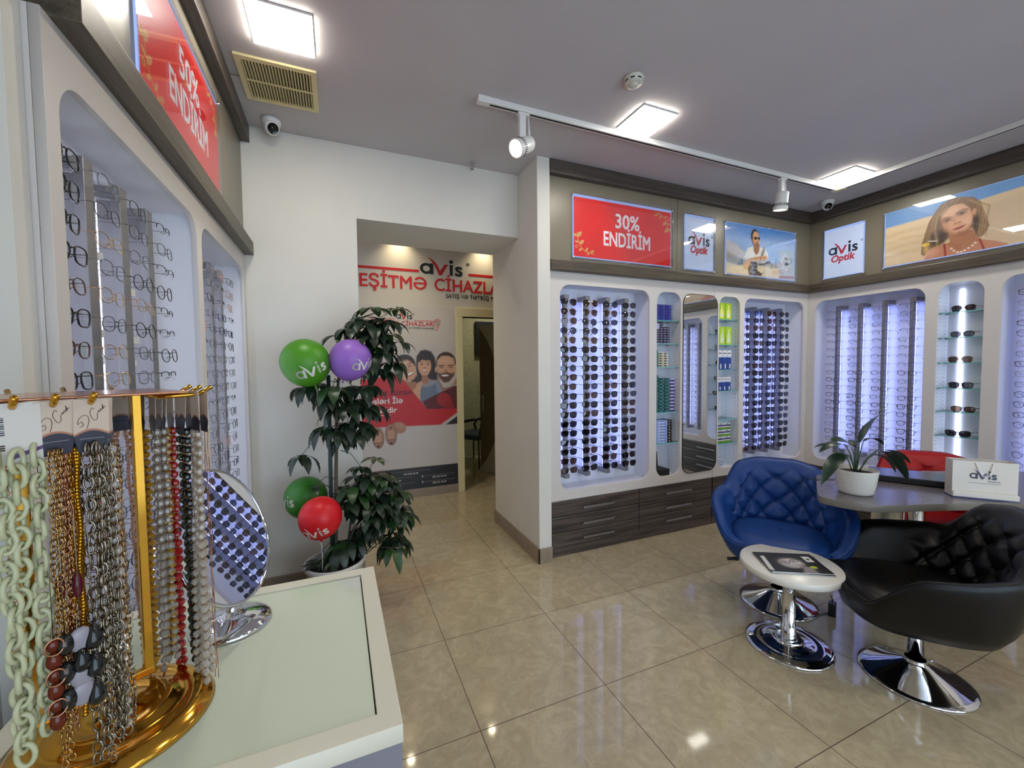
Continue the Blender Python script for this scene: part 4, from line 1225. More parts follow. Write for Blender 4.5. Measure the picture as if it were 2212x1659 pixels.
# the family: mother, girl, father
HM, HG, HF = (58, 42, 36), (46, 34, 34), (62, 44, 34)
SK, SKD, SKL = (204, 156, 124), (164, 112, 84), (222, 182, 152)
c.poly([(0.60, 1.22), (0.68, 1.18), (0.82, 1.22), (0.86, 1.12), (1.06, 1.15), (1.06, 0.86), (0.68, 0.86), (0.60, 1.0)], (104, 118, 140))
c.ell(0.70, 1.21, 0.11, 0.07, (150, 146, 152), 0)
# girl
c.poly([(0.693, 1.56), (0.64, 1.545), (0.595, 1.48), (0.587, 1.33), (0.61, 1.19), (0.70, 1.24), (0.76, 1.22), (0.828, 1.215), (0.83, 1.32), (0.80, 1.48), (0.76, 1.54)], HG, soft=0.008)
c.ell(0.684, 1.375, 0.074, 0.104, SK); c.ell(0.684, 1.29, 0.04, 0.03, SK)
c.poly([(0.60, 1.47), (0.62, 1.42), (0.66, 1.445), (0.70, 1.435), (0.745, 1.44), (0.77, 1.47), (0.72, 1.53), (0.65, 1.53)], HG, soft=0.006)
c.ell(0.688, 1.225, 0.04, 0.05, SKD, 0)
for x in (0.652, 0.722):
    c.ell(x, 1.395, 0.013, 0.008, (60, 40, 34)); c.line([(x - 0.02, 1.418), (x + 0.018, 1.42)], 0.003, HG)
c.ell(0.688, 1.355, 0.014, 0.008, SKD); c.ell(0.686, 1.322, 0.032, 0.013, (150, 66, 66)); c.ell(0.686, 1.325, 0.026, 0.007, (240, 234, 228))
# mother
c.ell(0.47, 1.39, 0.115, 0.115, HM, -30); c.poly([(0.36, 1.42), (0.355, 1.28), (0.40, 1.25), (0.43, 1.38)], HM, soft=0.01)
c.poly([(0.56, 1.3), (0.63, 1.24), (0.63, 1.15), (0.56, 1.16), (0.52, 1.22)], HM, soft=0.01)
c.ell(0.487, 1.335, 0.098, 0.128, SK, 28); c.poly([(0.37, 1.46), (0.43, 1.50), (0.54, 1.47), (0.57, 1.40), (0.50, 1.44), (0.42, 1.42), (0.395, 1.36)], HM, soft=0.008)
c.ell(0.45, 1.30, 0.03, 0.04, SKL, 0, 0.02, 0.6); c.ell(0.48, 1.41, 0.04, 0.03, SKL, 0, 0.02, 0.6)
for x, y in ((0.444, 1.352), (0.52, 1.378)):
    c.ell(x, y, 0.016, 0.007, (66, 44, 38), 18); c.line([(x - 0.024, y + 0.02), (x + 0.02, y + 0.034)], 0.004, HM)
c.ell(0.497, 1.335, 0.014, 0.01, SKD, 20); c.ell(0.52, 1.288, 0.046, 0.021, (158, 70, 70), 24); c.ell(0.521, 1.291, 0.039, 0.012, (246, 240, 236), 24)
c.poly([(0.43, 1.23), (0.50, 1.205), (0.58, 1.2), (0.62, 1.14), (0.60, 1.02), (0.54, 1.1), (0.46, 1.16)], SKD)
c.poly([(0.60, 1.19), (0.648, 1.205), (0.655, 1.17), (0.632, 1.10), (0.63, 0.99), (0.59, 1.02), (0.545, 1.11), (0.58, 1.13)], SK)
# father
c.poly([(0.83, 1.30), (0.855, 1.20), (0.90, 1.12), (0.98, 1.13), (1.02, 1.22), (0.99, 1.10), (0.90, 1.06), (0.84, 1.10)], SKD)
c.ell(0.93, 1.42, 0.115, 0.115, HF); c.ell(0.812, 1.335, 0.012, 0.03, SK); c.ell(1.04, 1.33, 0.012, 0.03, SK)
c.poly([(0.825, 1.36), (0.83, 1.44), (0.88, 1.49), (0.96, 1.49), (1.02, 1.46), (1.035, 1.36), (1.02, 1.26), (0.96, 1.19), (0.90, 1.185), (0.85, 1.24)], SK)
c.poly([(0.825, 1.30), (0.85, 1.24), (0.90, 1.185), (0.96, 1.19), (1.02, 1.26), (1.03, 1.30), (0.99, 1.29), (0.93, 1.305), (0.87, 1.29)], (92, 64, 50), soft=0.01)
for x in (0.877, 0.984):
    c.ell(x, 1.357, 0.018, 0.006, (66, 44, 36)); c.line([(x - 0.03, 1.378), (x + 0.028, 1.38)], 0.0065, HF)
c.ell(0.925, 1.32, 0.018, 0.010, SKD); c.ell(0.915, 1.262, 0.045, 0.018, (140, 62, 60)); c.ell(0.915, 1.266, 0.038, 0.010, (244, 238, 232)); c.ell(0.93, 1.43, 0.06, 0.03, SKL, 0, 0.03, 0.5)
c.poly([(0.84, 1.20), (0.80, 1.21), (0.82, 1.08), (0.90, 1.05), (0.87, 1.12)], (128, 144, 168)); c.poly([(1.05, 1.25), (1.0, 1.13), (0.88, 1.05), (0.82, 1.06), (1.06, 1.17)], SKD)
c.grain(0.04, 3, 3, 9)
# red shape, darker red arm, slogan field, black corner
c.poly([(0.655, 0.979), (0.83, 1.06), (1.06, 1.158), (1.06, 0.88), (0.70, 0.88)], (92, 22, 24))
c.ell(0.90, 0.99, 0.085, 0.075, (164, 30, 34), -20); c.poly([(0.90, 0.94), (0.98, 1.0), (1.02, 0.89), (0.90, 0.89)], (150, 28, 30))
c.poly([(-0.02, 1.232), (0.042, 1.238), (0.402, 1.285), (0.706, 0.89), (1.06, 0.884), (1.06, 0.839), (0.854, 0.705), (-0.02, 0.723)], (190, 26, 34))
c.poly([(1.06, 0.80), (1.06, 0.703), (0.913, 0.702)], (28, 26, 30))
c.poly([(-0.02, 0.70), (0.84, 0.69), (1.06, 0.69), (1.06, 0.25), (-0.02, 0.25)], (198, 190, 184), soft=0.01)
# hearing aids
AID, AIDD, AIDL = (166, 122, 100), (120, 82, 66), (190, 146, 122)
for sx, cx in ((1, 0.17), (-1, 0.305)):
    c.ell(cx - sx * 0.085, 0.665 if sx > 0 else 0.70, 0.08, 0.062, AID, 20 * sx); c.ell(cx - sx * 0.10, 0.69 if sx > 0 else 0.72, 0.04, 0.03, AIDL, 20 * sx, 0.02, 0.7)
    c.ell(cx, 0.605 if sx > 0 else 0.63, 0.062, 0.118, AIDD, 4); c.ell(cx, 0.61 if sx > 0 else 0.635, 0.054, 0.108, AID, 4)
    y0 = 0.60 if sx > 0 else 0.625
    c.poly([(cx - 0.036, y0 - 0.045), (cx + 0.036, y0 - 0.045), (cx + 0.03, y0 + 0.05), (cx - 0.028, y0 + 0.05)], AIDL); c.line([(cx - 0.045, y0 - 0.052), (cx + 0.045, y0 - 0.052)], 0.005, AIDD)
    c.ell(cx + 0.002, y0 + 0.082, 0.012, 0.010, (40, 26, 22)); c.ell(cx, y0 - 0.088, 0.013, 0.011, (40, 26, 22))
c.poly([(-0.02, 0.242), (1.06, 0.242), (1.06, -0.02), (-0.02, -0.02)], (24, 21, 24))
for (xa, xb, y) in ((0.27, 0.72, 0.204), (0.22, 0.52, 0.14), (0.22, 0.54, 0.075), (0.66, 1.0, 0.134), (0.66, 1.01, 0.068)):
    x = xa; q = random.Random(int(xa * 100 + y * 1000))
    while x < xb:
        d = q.uniform(0.02, 0.06)
        c.line([(x, y), (min(x + d, xb), y)], 0.005, (112, 108, 112), op=0.6); x += d + 0.012
for y in (0.134, 0.068):
    c.ell(0.638, y, 0.006, 0.010, (220, 220, 220))
# ear outline of the small logo
c.line([(0.80, 1.865), (0.82, 1.895), (0.85, 1.90), (0.868, 1.88), (0.866, 1.85), (0.845, 1.815), (0.835, 1.785), (0.815, 1.775)], 0.0045, (196, 30, 34))
c.line([(0.815, 1.87), (0.84, 1.885), (0.852, 1.868), (0.84, 1.84), (0.825, 1.83), (0.832, 1.81)], 0.003, (70, 40, 40)); c.line([(0.82, 1.86), (0.835, 1.862), (0.83, 1.845)], 0.0025, (70, 40, 40))
t = thing('poster', 'tall poster of a smiling family on the corridor wall behind the tree', 'poster', FE @ Matrix.Translation((-0.272, 0.094, 0.004)))
link('print', c.mesh('print', M_PRINT), t)
MB().box((-0.001, -0.001, -0.002), (1.051, 2.039, -0.0003), MC_WHITE).build('backing', t)
ink = mat('slogan_black', (40, 12, 16), 0.5); whi = mat('slogan_white', (226, 218, 214), 0.5)
def put(body, size, m, bold, x, y, width=None, align='LEFT'):
    link('lettering', text_mesh(body, size, m, bold, align, width=width, extrude=0.0003), t, Matrix.Translation((x, y, 0.0007)))
put('Həyat Bütün', 0.088, ink, 0.004, 0.036, 1.062, 0.495)
put('Səsləri İlə', 0.085, whi, 0.022, 0.036, 0.972, 0.40)
put('Gözəldir', 0.085, whi, 0.022, 0.034, 0.872, 0.34)
MB().box((0.03, 0.842, 0.0002), (0.305, 0.848, 0.0006), whi).build('rule', t)
link('wordmark', join_meshes('wordmark', logo_mesh(0.049, M_LBLACK, M_LRED2)), t, Matrix.Translation((0.385, 1.893, 0.0008)))
put('EŞİTMƏ CİHAZLARI', 0.068, M_LRED2, 0.012, 0.15, 1.82, 0.65)
put('SATIŞ VƏ TƏTBİQ MƏRKƏZİ', 0.027, M_LBLACK2, 0.01, 0.43, 1.786, 0.37)
MB().box((0.578, 1.874, 0.0002), (0.80, 1.880, 0.0006), M_LRED2).build('rule', t)
MB().box((0.10, 1.886, 0.0002), (0.37, 1.892, 0.0006), M_LRED2).build('rule', t)
for body, x, y in (('050 858 38 40', 0.43, 0.168), ('050 234 35 40', 0.75, 0.103), ('050 251 38 40', 0.75, 0.038), ('050 251 35 40', 0.24, 0.103), ('050 253 37 40', 0.24, 0.040)):
    put(body, 0.026, whi, 0.008, x, y, 0.16)
# ---------------------------------------------------------------- tufted swivel armchairs
def smooth(a, b, x):
    t = max(0.0, min(1.0, (x - a) / (b - a)))
    return t * t * (3 - 2 * t)
def chair_top(phi):
    """height of the shell's rim: tall back, lower arms, open front"""
    a = abs(phi)
    z = 0.815 - 0.03 * smooth(R(8), R(40), a) ** 1.2
    z -= 0.150 * smooth(R(34), R(66), a)
    z -= 0.04 * smooth(R(66), R(112), a)
    z -= 0.17 * smooth(R(100), R(142), a)
    return z
def plan(phi, k=1.0):
    """outer plan at angle phi from the back: x across, y to the front"""
    c, s = math.cos(phi), math.sin(phi)
    e = 0.78
    x = 0.325 * math.copysign(abs(s) ** e, s); y = -0.30 * math.copysign(abs(c) ** e, c)
    return Vector((x * k, y * k, 0))
def chair_shell(m, ms):
    mb = MB(); NP = 150
    phis = [-PI + 2 * PI * i / NP for i in range(NP)]
    rows = []
    # outside, from under the seat up to the rim
    for zf, k in ((0.0, 0.18), (0.0, 0.45), (0.02, 0.66), (0.10, 0.83), (0.24, 0.93), (0.42, 0.985), (0.62, 1.02), (0.80, 1.045), (0.92, 1.055), (0.975, 1.05), (1.0, 1.03)):
        row = []
        for ph in phis:
            zt = chair_top(ph)
            z = 0.285 + (zt - 0.285) * zf
            flare = 1 + 0.09 * smooth(0.2, 1.0, zf) * smooth(R(55), R(95), abs(ph)) * (1 - smooth(R(120), R(150), abs(ph)))
            p = plan(ph, k * flare)
            p.y -= 0.05 * zf * max(0, math.cos(ph))
            row.append(Vector((p.x, p.y, z)))
        rows.append(row)
    # inside, from the rim down behind the cushion, with diamond tufting
    NI = 44
    for j in range(NI + 1):
        t = j / NI
        row = []
        for ph in phis:
            zt = chair_top(ph)
            zin = 0.40
            z = zt + 0.004 - (zt - zin) * t
            zf = (z - 0.285) / (zt - 0.285)
            th = 0.055 + 0.03 * t
            flare = 1 + 0.09 * smooth(0.2, 1.0, zf) * smooth(R(55), R(95), abs(ph)) * (1 - smooth(R(120), R(150), abs(ph)))
            p = plan(ph, (0.98 + 0.065 * zf) * flare)
            p.y -= 0.05 * zf * max(0, math.cos(ph))
            d = Vector((p.x, p.y, 0)).normalized()
            rim = 1 - math.exp(-t * 22)
            off = th * rim
            s = ph * 0.30
            a = s / 0.150 + (z - 0.40) / 0.150; b = s / 0.150 - (z - 0.40) / 0.150
            ca, cb = abs(a - round(a)), abs(b - round(b))
            cr = min(ca, cb)
            reg = (1 - smooth(R(68), R(92), abs(ph))) * smooth(0.03, 0.10, zt - z) * smooth(0.41, 0.46, z)
            puff = 0.030 * (1 - math.exp(-cr * 7.0)) / (1 - math.exp(-3.5)) - 0.016 * math.exp(-((ca ** 2 + cb ** 2) / 0.018))
            off += puff * reg
            p -= d * off
            row.append(Vector((p.x, p.y, z)))
        rows.append(row)
    vs = [v for r in rows for v in r]; fs = []
    for i in range(len(rows) - 1):
        for j in range(NP):
            j2 = (j + 1) % NP
            fs.append((i * NP + j, i * NP + j2, (i + 1) * NP + j2, (i + 1) * NP + j))
    mb.add(vs, fs, m, True)
    mb.add(rows[0], [tuple(range(NP))], m)
    return mb
def tuft_points():
    out = []
    for ia in range(-4, 8):
        for ib in range(-8, 6):
            s = (ia + ib) / 2 * 0.150; z = 0.40 + (ia - ib) / 2 * 0.150
            ph = s / 0.30
            zt = chair_top(ph)
            if abs(ph) < R(66) and 0.47 < z < zt - 0.075:
                out.append((ph, z))
    return out
def chair(label, rgb, x, y, heading, rough=0.42, low=0.0):
    """heading: direction the sitter faces, as a world vector"""
    m = vary(mat('leather_' + label.split()[0], rgb, rough, spec=0.3), amt=0.10, nscale=120, detail=3, bump=0.12)
    ang = math.atan2(heading[1], heading[0]) - PI / 2
    t = thing('swivel_armchair', label, 'armchair', T(x, y, 0, ang))
    chair_shell(m, None).build('shell', t)
    mb = MB()
    sup = [(0.262 * math.copysign(abs(math.cos(a)) ** 0.7, math.cos(a)), 0.02 + 0.255 * math.copysign(abs(math.sin(a)) ** 0.7, math.sin(a))) for a in [2 * PI * k / 48 for k in range(48)]]
    vs = []; prof = [(0.80, 0.335), (0.96, 0.345), (1.0, 0.37), (1.0, 0.40), (0.97, 0.425), (0.90, 0.44), (0.70, 0.45), (0.35, 0.455), (0.02, 0.455)]
    for k, z in prof:
        vs += [(p[0] * k, p[1] * k + 0.02 * (1 - k), z) for p in sup]
    fs = [(i * 48 + j, i * 48 + (j + 1) % 48, (i + 1) * 48 + (j + 1) % 48, (i + 1) * 48 + j) for i in range(len(prof) - 1) for j in range(48)]
    mb.add(vs, fs, m, True)
    mb.tube([(p[0] * 1.0, p[1] * 1.0, 0.425) for p in sup], 0.005, m, 6, closed=True)
    mb.build('seat_cushion', t)
    for ph, z in tuft_points():
        zt = chair_top(ph); zf = (z - 0.285) / (zt - 0.285)
        p = plan(ph, 0.98 + 0.065 * zf); p.y -= 0.05 * zf * max(0, math.cos(ph))
        tt = (zt + 0.004 - z) / (zt - 0.40)
        d = Vector((p.x, p.y, 0)).normalized(); p -= d * (0.055 + 0.03 * tt - 0.010)
        mb = MB(); mb.ball((p.x, p.y, z), 0.0125, m, 10, 6)
        mb.build('button', t)
    mb = MB(); mb.lathe([(0.11, 0.283), (0.11, 0.272), (0.04, 0.262), (0.034, 0.255), (0.03, 0.25), (0.03, 0.085), (0.0, 0.085)], M_CHROME, 28); mb.build('column', t)
    mb = MB(); mb.lathe([(0.038, 0.092), (0.038, 0.080), (0.045, 0.074), (0.07, 0.062), (0.11, 0.042), (0.15, 0.026), (0.185, 0.014), (0.204, 0.008), (0.207, 0.004), (0.205, 0.0), (0.0, 0.0)], M_CHROME, 56); mb.build('base', t)
    mb = MB(); mb.tube([(0.03, 0.05, 0.274), (0.22, 0.10, 0.262)], 0.005, M_STEEL, 8); mb.tube([(0.215, 0.10, 0.262), (0.275, 0.115, 0.258)], 0.011, M_BLACK, 8); mb.build('lever', t)
    return t
chair('blue tufted leather swivel armchair beside the white side table', (21, 60, 124), 1.965, 0.13, (-0.78, -0.62))
chair('black tufted leather swivel armchair nearest the camera at the side table', (7, 6, 6), 1.945, -0.535, (-0.66, 0.75), 0.4)
chair('red tufted leather swivel armchair behind the desk', (158, 16, 20), 3.12, -0.17, (-0.78, -0.62))

# ---------------------------------------------------------------- round side table with magazines
t = thing('side_table', 'small round white side table with chrome pedestal in front of the armchairs', 'table', T(1.633, -0.154, 0))
mb = MB(); mb.lathe([(0.0, 0.40), (0.22, 0.40), (0.226, 0.404), (0.227, 0.42), (0.225, 0.432), (0.221, 0.435), (0.0, 0.435)], mat('table_white', (222, 220, 212), 0.25), 64); mb.build('table_top', t)
mb = MB(); mb.lathe([(0.0, 0.40), (0.07, 0.40), (0.07, 0.394), (0.03, 0.39), (0.03, 0.11), (0.034, 0.108), (0.034, 0.05), (0.036, 0.03), (0.0, 0.03)], M_CHROME, 32); mb.build('pole', t)
mb = MB(); mb.lathe([(0.06, 0.04), (0.062, 0.032), (0.075, 0.026), (0.10, 0.026), (0.108, 0.022), (0.135, 0.019), (0.145, 0.022), (0.158, 0.019), (0.178, 0.013), (0.192, 0.011), (0.196, 0.006), (0.194, 0.0), (0.0, 0.0)], M_CHROME, 64)
mb.lathe([(0.0, 0.04), (0.06, 0.04)], M_CHROME, 64); mb.build('base', t)
def magazine(label, z, rz, dx, dy, top):
    w, h = 0.285, 0.215
    mx = T(1.618 + dx, -0.170 + dy, z, rz)
    t = thing('magazine', label, 'magazine', mx, 'magazines on the side table')
    mb = MB(); mb.box((-w / 2 + 0.002, -h / 2, 0), (w / 2 - 0.001, h / 2 - 0.001, 0.0045), MC_WHITE); mb.box((-w / 2, -h / 2 - 0.001, 0), (w / 2, h / 2, 0.0006), MC_BLACK); mb.build('pages', t)
    c = Canvas(w, h, 100, 76, (34, 33, 34))
    if top:
        c.ell(0.135, 0.105, 0.080, 0.062, (58, 56, 56), 25, 0.01); c.ell(0.14, 0.10, 0.058, 0.050, (176, 170, 166), 25, 0.010); c.ell(0.155, 0.115, 0.030, 0.025, (214, 208, 204), 25, 0.012)
        c.poly([(0.15, 0.0), (0.215, 0.0), (0.215, 0.06), (0.18, 0.07)], (140, 134, 130), soft=0.008); c.ell(0.178, 0.072, 0.016, 0.006, (120, 88, 86), -35, 0.003)
        c.line([(0.146, 0.108), (0.160, 0.086)], 0.003, (120, 114, 110), soft=0.004)
        for x, y in ((0.113, 0.103), (0.163, 0.125)):
            c.ell(x, y, 0.024, 0.017, (18, 17, 17), 20); c.ell(x, y, 0.020, 0.0135, (186, 180, 176), 20); c.ell(x, y - 0.001, 0.010, 0.0035, (60, 54, 52), 20); c.line([(x - 0.016, y + 0.006), (x + 0.014, y + 0.016)], 0.002, (70, 62, 60))
        c.line([(0.134, 0.112), (0.143, 0.115)], 0.002, (18, 17, 17))
        c.poly([(0.0, 0.02), (0.02, 0.01), (0.04, 0.17), (0.02, 0.17)], (206, 204, 200)); c.ell(0.225, 0.062, 0.016, 0.013, (176, 196, 40))
        c.poly([(0.225, 0.12), (0.262, 0.12), (0.262, 0.18), (0.225, 0.18)], (222, 220, 216)); c.poly([(0.236, 0.14), (0.252, 0.14), (0.252, 0.158), (0.236, 0.158)], (40, 40, 44))
    link('cover', c.mesh('cover', M_PRINT), t, Matrix.Translation((-w / 2, -h / 2, 0.0050)))
    return t
magazine('black magazine at the bottom of the pair on the side table', 0.4355, R(-33), 0.004, -0.006, False)
magazine('black magazine with a portrait cover lying on top on the side table', 0.4410, R(-30), 0.0, 0.0, True)

# ---------------------------------------------------------------- rounded desk
M_DESK = wood('desk_laminate', (98, 93, 96), (108, 103, 106), 0.8, 0.22)
M_DESKEDGE = mat('desk_edge', (112, 106, 96), 0.4)
C0 = Vector((2.205, -0.095)); U0 = Vector((0.93, -0.367)).normalized(); V0 = Vector((0.367, 0.93)).normalized(); RD = 0.335
pts0 = [(3.553, -0.945), (2.68, -0.634), (2.339, -0.501), (2.117, -0.42), (2.04, -0.397), (1.97, -0.362), (1.925, -0.325), (1.893, -0.275), (1.874, -0.215), (1.868, -0.165), (1.876, -0.138),
       (2.10, 0.002), (2.41, 0.187), (2.47, 0.185), (2.56, 0.13), (2.80, 0.0), (3.65, -0.42)]
pts = []
for k in range(len(pts0)):          # soften the corners of the outline
    a_, b_ = Vector(pts0[k]), Vector(pts0[(k + 1) % len(pts0)])
    L_ = (b_ - a_).length; f_ = min(0.25, 0.03 / L_)
    pts += [tuple(a_.lerp(b_, f_)), tuple(a_.lerp(b_, 1 - f_))]
t = thing('desk', 'grey rounded-end desk carrying the potted plant and the paper bag', 'desk', T(0, 0, 0))
me = fill_mesh('desk_top', [pts], 0.036, M_DESK, 0.001); me.materials.append(M_DESKEDGE)
for p in me.polygons:
    if abs(p.normal.z) < 0.5: p.material_index = 1
me.transform(Matrix.Translation((0, 0, 0.75))); link('desk_top', me, t)
mb = MB(); mb.lathe([(0.0, 0.712), (0.10, 0.712), (0.10, 0.700), (0.075, 0.695), (0.075, 0.07), (0.10, 0.05), (0.16, 0.028), (0.21, 0.012), (0.212, 0.0), (0, 0)], M_CHROME, 48, (2.50, -0.16, 0)); mb.build('pedestal', t)
mb = MB(); mb.lathe([(0.0, 0.712), (0.05, 0.712), (0.04, 0.70), (0.04, 0.03), (0.15, 0.014), (0.15, 0.0), (0, 0)], M_CHROME, 32, (2.72, -0.20, 0)); mb.build('pedestal', t)
e = C0 + U0 * 1.25
mb = MB(); mb.box((-0.02, -0.28, 0), (0.02, 0.12, 0.712), M_DESK, 0.001, T(e.x, e.y, 0, math.atan2(U0.y, U0.x))); mb.build('side_panel', t)

# flat black laptop on the desk
fl = Vector((2.515, -0.115)); dirx = Vector((0.62, -0.66)).normalized()
t = thing('laptop', 'closed black laptop lying on the desk between plant and bag', 'laptop', T(2.585, -0.225, 0.751, math.atan2(-0.50, 0.30)))
MB().box((-0.17, -0.035, 0.004), (0.17, 0.205, 0.026), M_BLACK, 0.003).build('body', t)
MB().box((-0.17, -0.035, 0.0265), (0.17, 0.205, 0.038), mat('laptop_lid', (70, 72, 80), 0.22, 0.6), 0.003).build('lid', t)
mb = MB()
for x in (-0.14, 0.14):
    for y in (0.0, 0.17):
        mb.lathe([(0.008, 0.0), (0.008, 0.005), (0, 0.005)], M_BLACK, 8, (x, y, -0.001))
mb.build('foot', t)

# white paper bag
M_BAG = vary(mat('bag_paper', (214, 208, 198), 0.4), amt=0.04, nscale=9)
bp = Vector((2.563, -0.532)); ang = math.atan2(-0.18, 0.16)
t = thing('paper_bag', 'white paper carrier bag with dark lettering standing on the desk', 'bag', T(bp.x, bp.y, 0.7505, ang))
bw, bh, bd = 0.122, 0.195, 0.075
mb = MB()
mb.add([(-bw, 0, 0.004), (bw, 0, 0.004), (bw, 0.0, bh), (-bw, 0, bh), (-bw, bd, 0.004), (bw, bd, 0.004), (bw, bd, bh), (-bw, bd, bh), (-bw, bd / 2, bh * 0.3), (bw, bd / 2, bh * 0.3)],
       [(0, 1, 2, 3), (5, 4, 7, 6), (0, 4, 5, 1), (1, 5, 9), (5, 6, 9), (6, 2, 9), (2, 1, 9), (4, 0, 8), (0, 3, 8), (3, 7, 8), (7, 4, 8)], M_BAG)
mb.box((-bw, 0.002, bh - 0.03), (bw, 0.004, bh - 0.001), M_BAG); mb.build('body', t)
MB().box((-bw - 0.002, -0.016, 0.006), (bw + 0.002, -0.001, 0.034), M_BAG, 0.004).build('folded_hem', t)
MB().box((-bw - 0.001, -0.012, 0.0), (bw + 0.003, bd, 0.005), mat('bag_base_blue', (52, 60, 120), 0.4)).build('bottom', t)
for y, z in ((-0.003, 0), (bd + 0.003, 1)):
    mb = MB(); mb.tube([(-0.035, y, bh - 0.008), (-0.028, y - 0.004, bh - 0.03), (-0.022, y - 0.004, bh - 0.055), (-0.01, y - 0.003, bh - 0.075), (0.012, y - 0.003, bh - 0.075), (0.022, y - 0.004, bh - 0.05), (0.03, y, bh - 0.008)], 0.0022, mat('cord_white', (226, 224, 220), 0.6), 6); mb.build('handle', t)
M_PRP = mat('letter_indigo', (62, 48, 110), 0.35); M_NVY = mat('letter_navy', (26, 28, 52), 0.35)
fr = Matrix.Rotation(R(90), 4, 'X')
s = 0.0285
link('lettering', join_meshes('lettering', logo_mesh(s, M_NVY, M_PRP, False)), t, Matrix.Translation((-0.056, -0.0012, bh * 0.54)) @ fr)
mb = MB(); mb.box((0.012, -0.0012, bh * 0.47), (0.058, -0.0004, bh * 0.49), mat('letter_grey', (120, 116, 128), 0.4)); mb.box((-0.06, -0.0010, bh * 0.415), (0.062, -0.0004, bh * 0.425), MATS['letter_grey']); mb.build('fine_print', t)

# potted peace lily on the desk
t = thing('potted_plant', 'leafy green plant in a white woven-pattern pot on the desk', 'plant', T(2.105, -0.195, 0.7505))
mb = MB(); n = 96; vs = []; fs = []
prof = [(0.0, 0.0), (0.068, 0.0), (0.074, 0.004)] + [(0.074 + 0.022 * (z / 0.125) ** 0.7, 0.004 + z) for z in [0.125 * k / 22 for k in range(1, 23)]] + [(0.097, 0.131), (0.094, 0.132), (0.089, 0.128), (0.086, 0.10), (0.0, 0.10)]
for i, (r, z) in enumerate(prof):
    for j in range(n):
        a = 2 * PI * j / n
        rr = r
        if 3 <= i <= 23:
            rr += 0.0022 * abs(math.sin(a * 17 + (PI / 2 if (i // 3) % 2 else 0))) * abs(math.sin(PI * (i % 3 + 0.5) / 3))
        vs.append((rr * math.cos(a), rr * math.sin(a), z))
for i in range(len(prof) - 1):
    for j in range(n):
        fs.append((i * n + j, i * n + (j + 1) % n, (i + 1) * n + (j + 1) % n, (i + 1) * n + j))
mb.add(vs, fs, mat('pot_ceramic', (212, 208, 200), 0.4), True); mb.build('pot', t)
M_SOIL = vary(mat('soil', (52, 40, 32), 0.9), amt=0.5, nscale=80, bump=0.6)
mb = MB(); mb.lathe([(0.087, 0.112), (0.06, 0.116), (0.0, 0.118)], M_SOIL, 24); mb.build('soil', t)
M_LEAF1 = vary(mat('leaf_dark', (28, 52, 34), 0.32, spec=0.5), amt=0.35, nscale=20)
M_STEM = mat('stem_green', (44, 66, 44), 0.5)
CR = Vector((0.921, -0.39, 0)); CF = Vector((0.39, 0.92, 0))
def blade(mb, base, mid, tip, wd, m, up=Vector((0, 0, 1)), n=9, fold=0.25, tw=0.0):
    """leaf blade along a bent midrib"""
    base, mid, tip = Vector(base), Vector(mid), Vector(tip)
    vs = []
    for k in range(n + 1):
        t_ = k / n
        p = base * (1 - t_) ** 2 + mid * 2 * t_ * (1 - t_) + tip * t_ * t_
        d = (mid - base) * (2 * (1 - t_)) + (tip - mid) * (2 * t_)
        d = d.normalized() if d.length > 1e-6 else Vector((0, 0, 1))
        sd = d.cross(up); sd = sd.normalized() if sd.length > 1e-4 else Vector((1, 0, 0))
        nn = sd.cross(d)
        ca, sa = math.cos(tw * t_), math.sin(tw * t_)
        s2 = sd * ca + nn * sa; n2 = nn * ca - sd * sa
        w_ = wd * (math.sin(PI * min(1, t_ * 0.96 + 0.04)) ** 0.75) * (1 - 0.25 * t_)
        vs += [p - s2 * w_ + n2 * (fold * w_), p, p + s2 * w_ + n2 * (fold * w_)]
    fs = []
    for k in range(n):
        a = k * 3
        fs += [(a, a + 1, a + 4, a + 3), (a + 1, a + 2, a + 5, a + 4)]
    mb.add(vs, fs, m, True)
stems = MB(); leaves = MB()
def P3(r, u_, f=0.0):
    return CR * r + Vector((0, 0, u_)) + CF * f
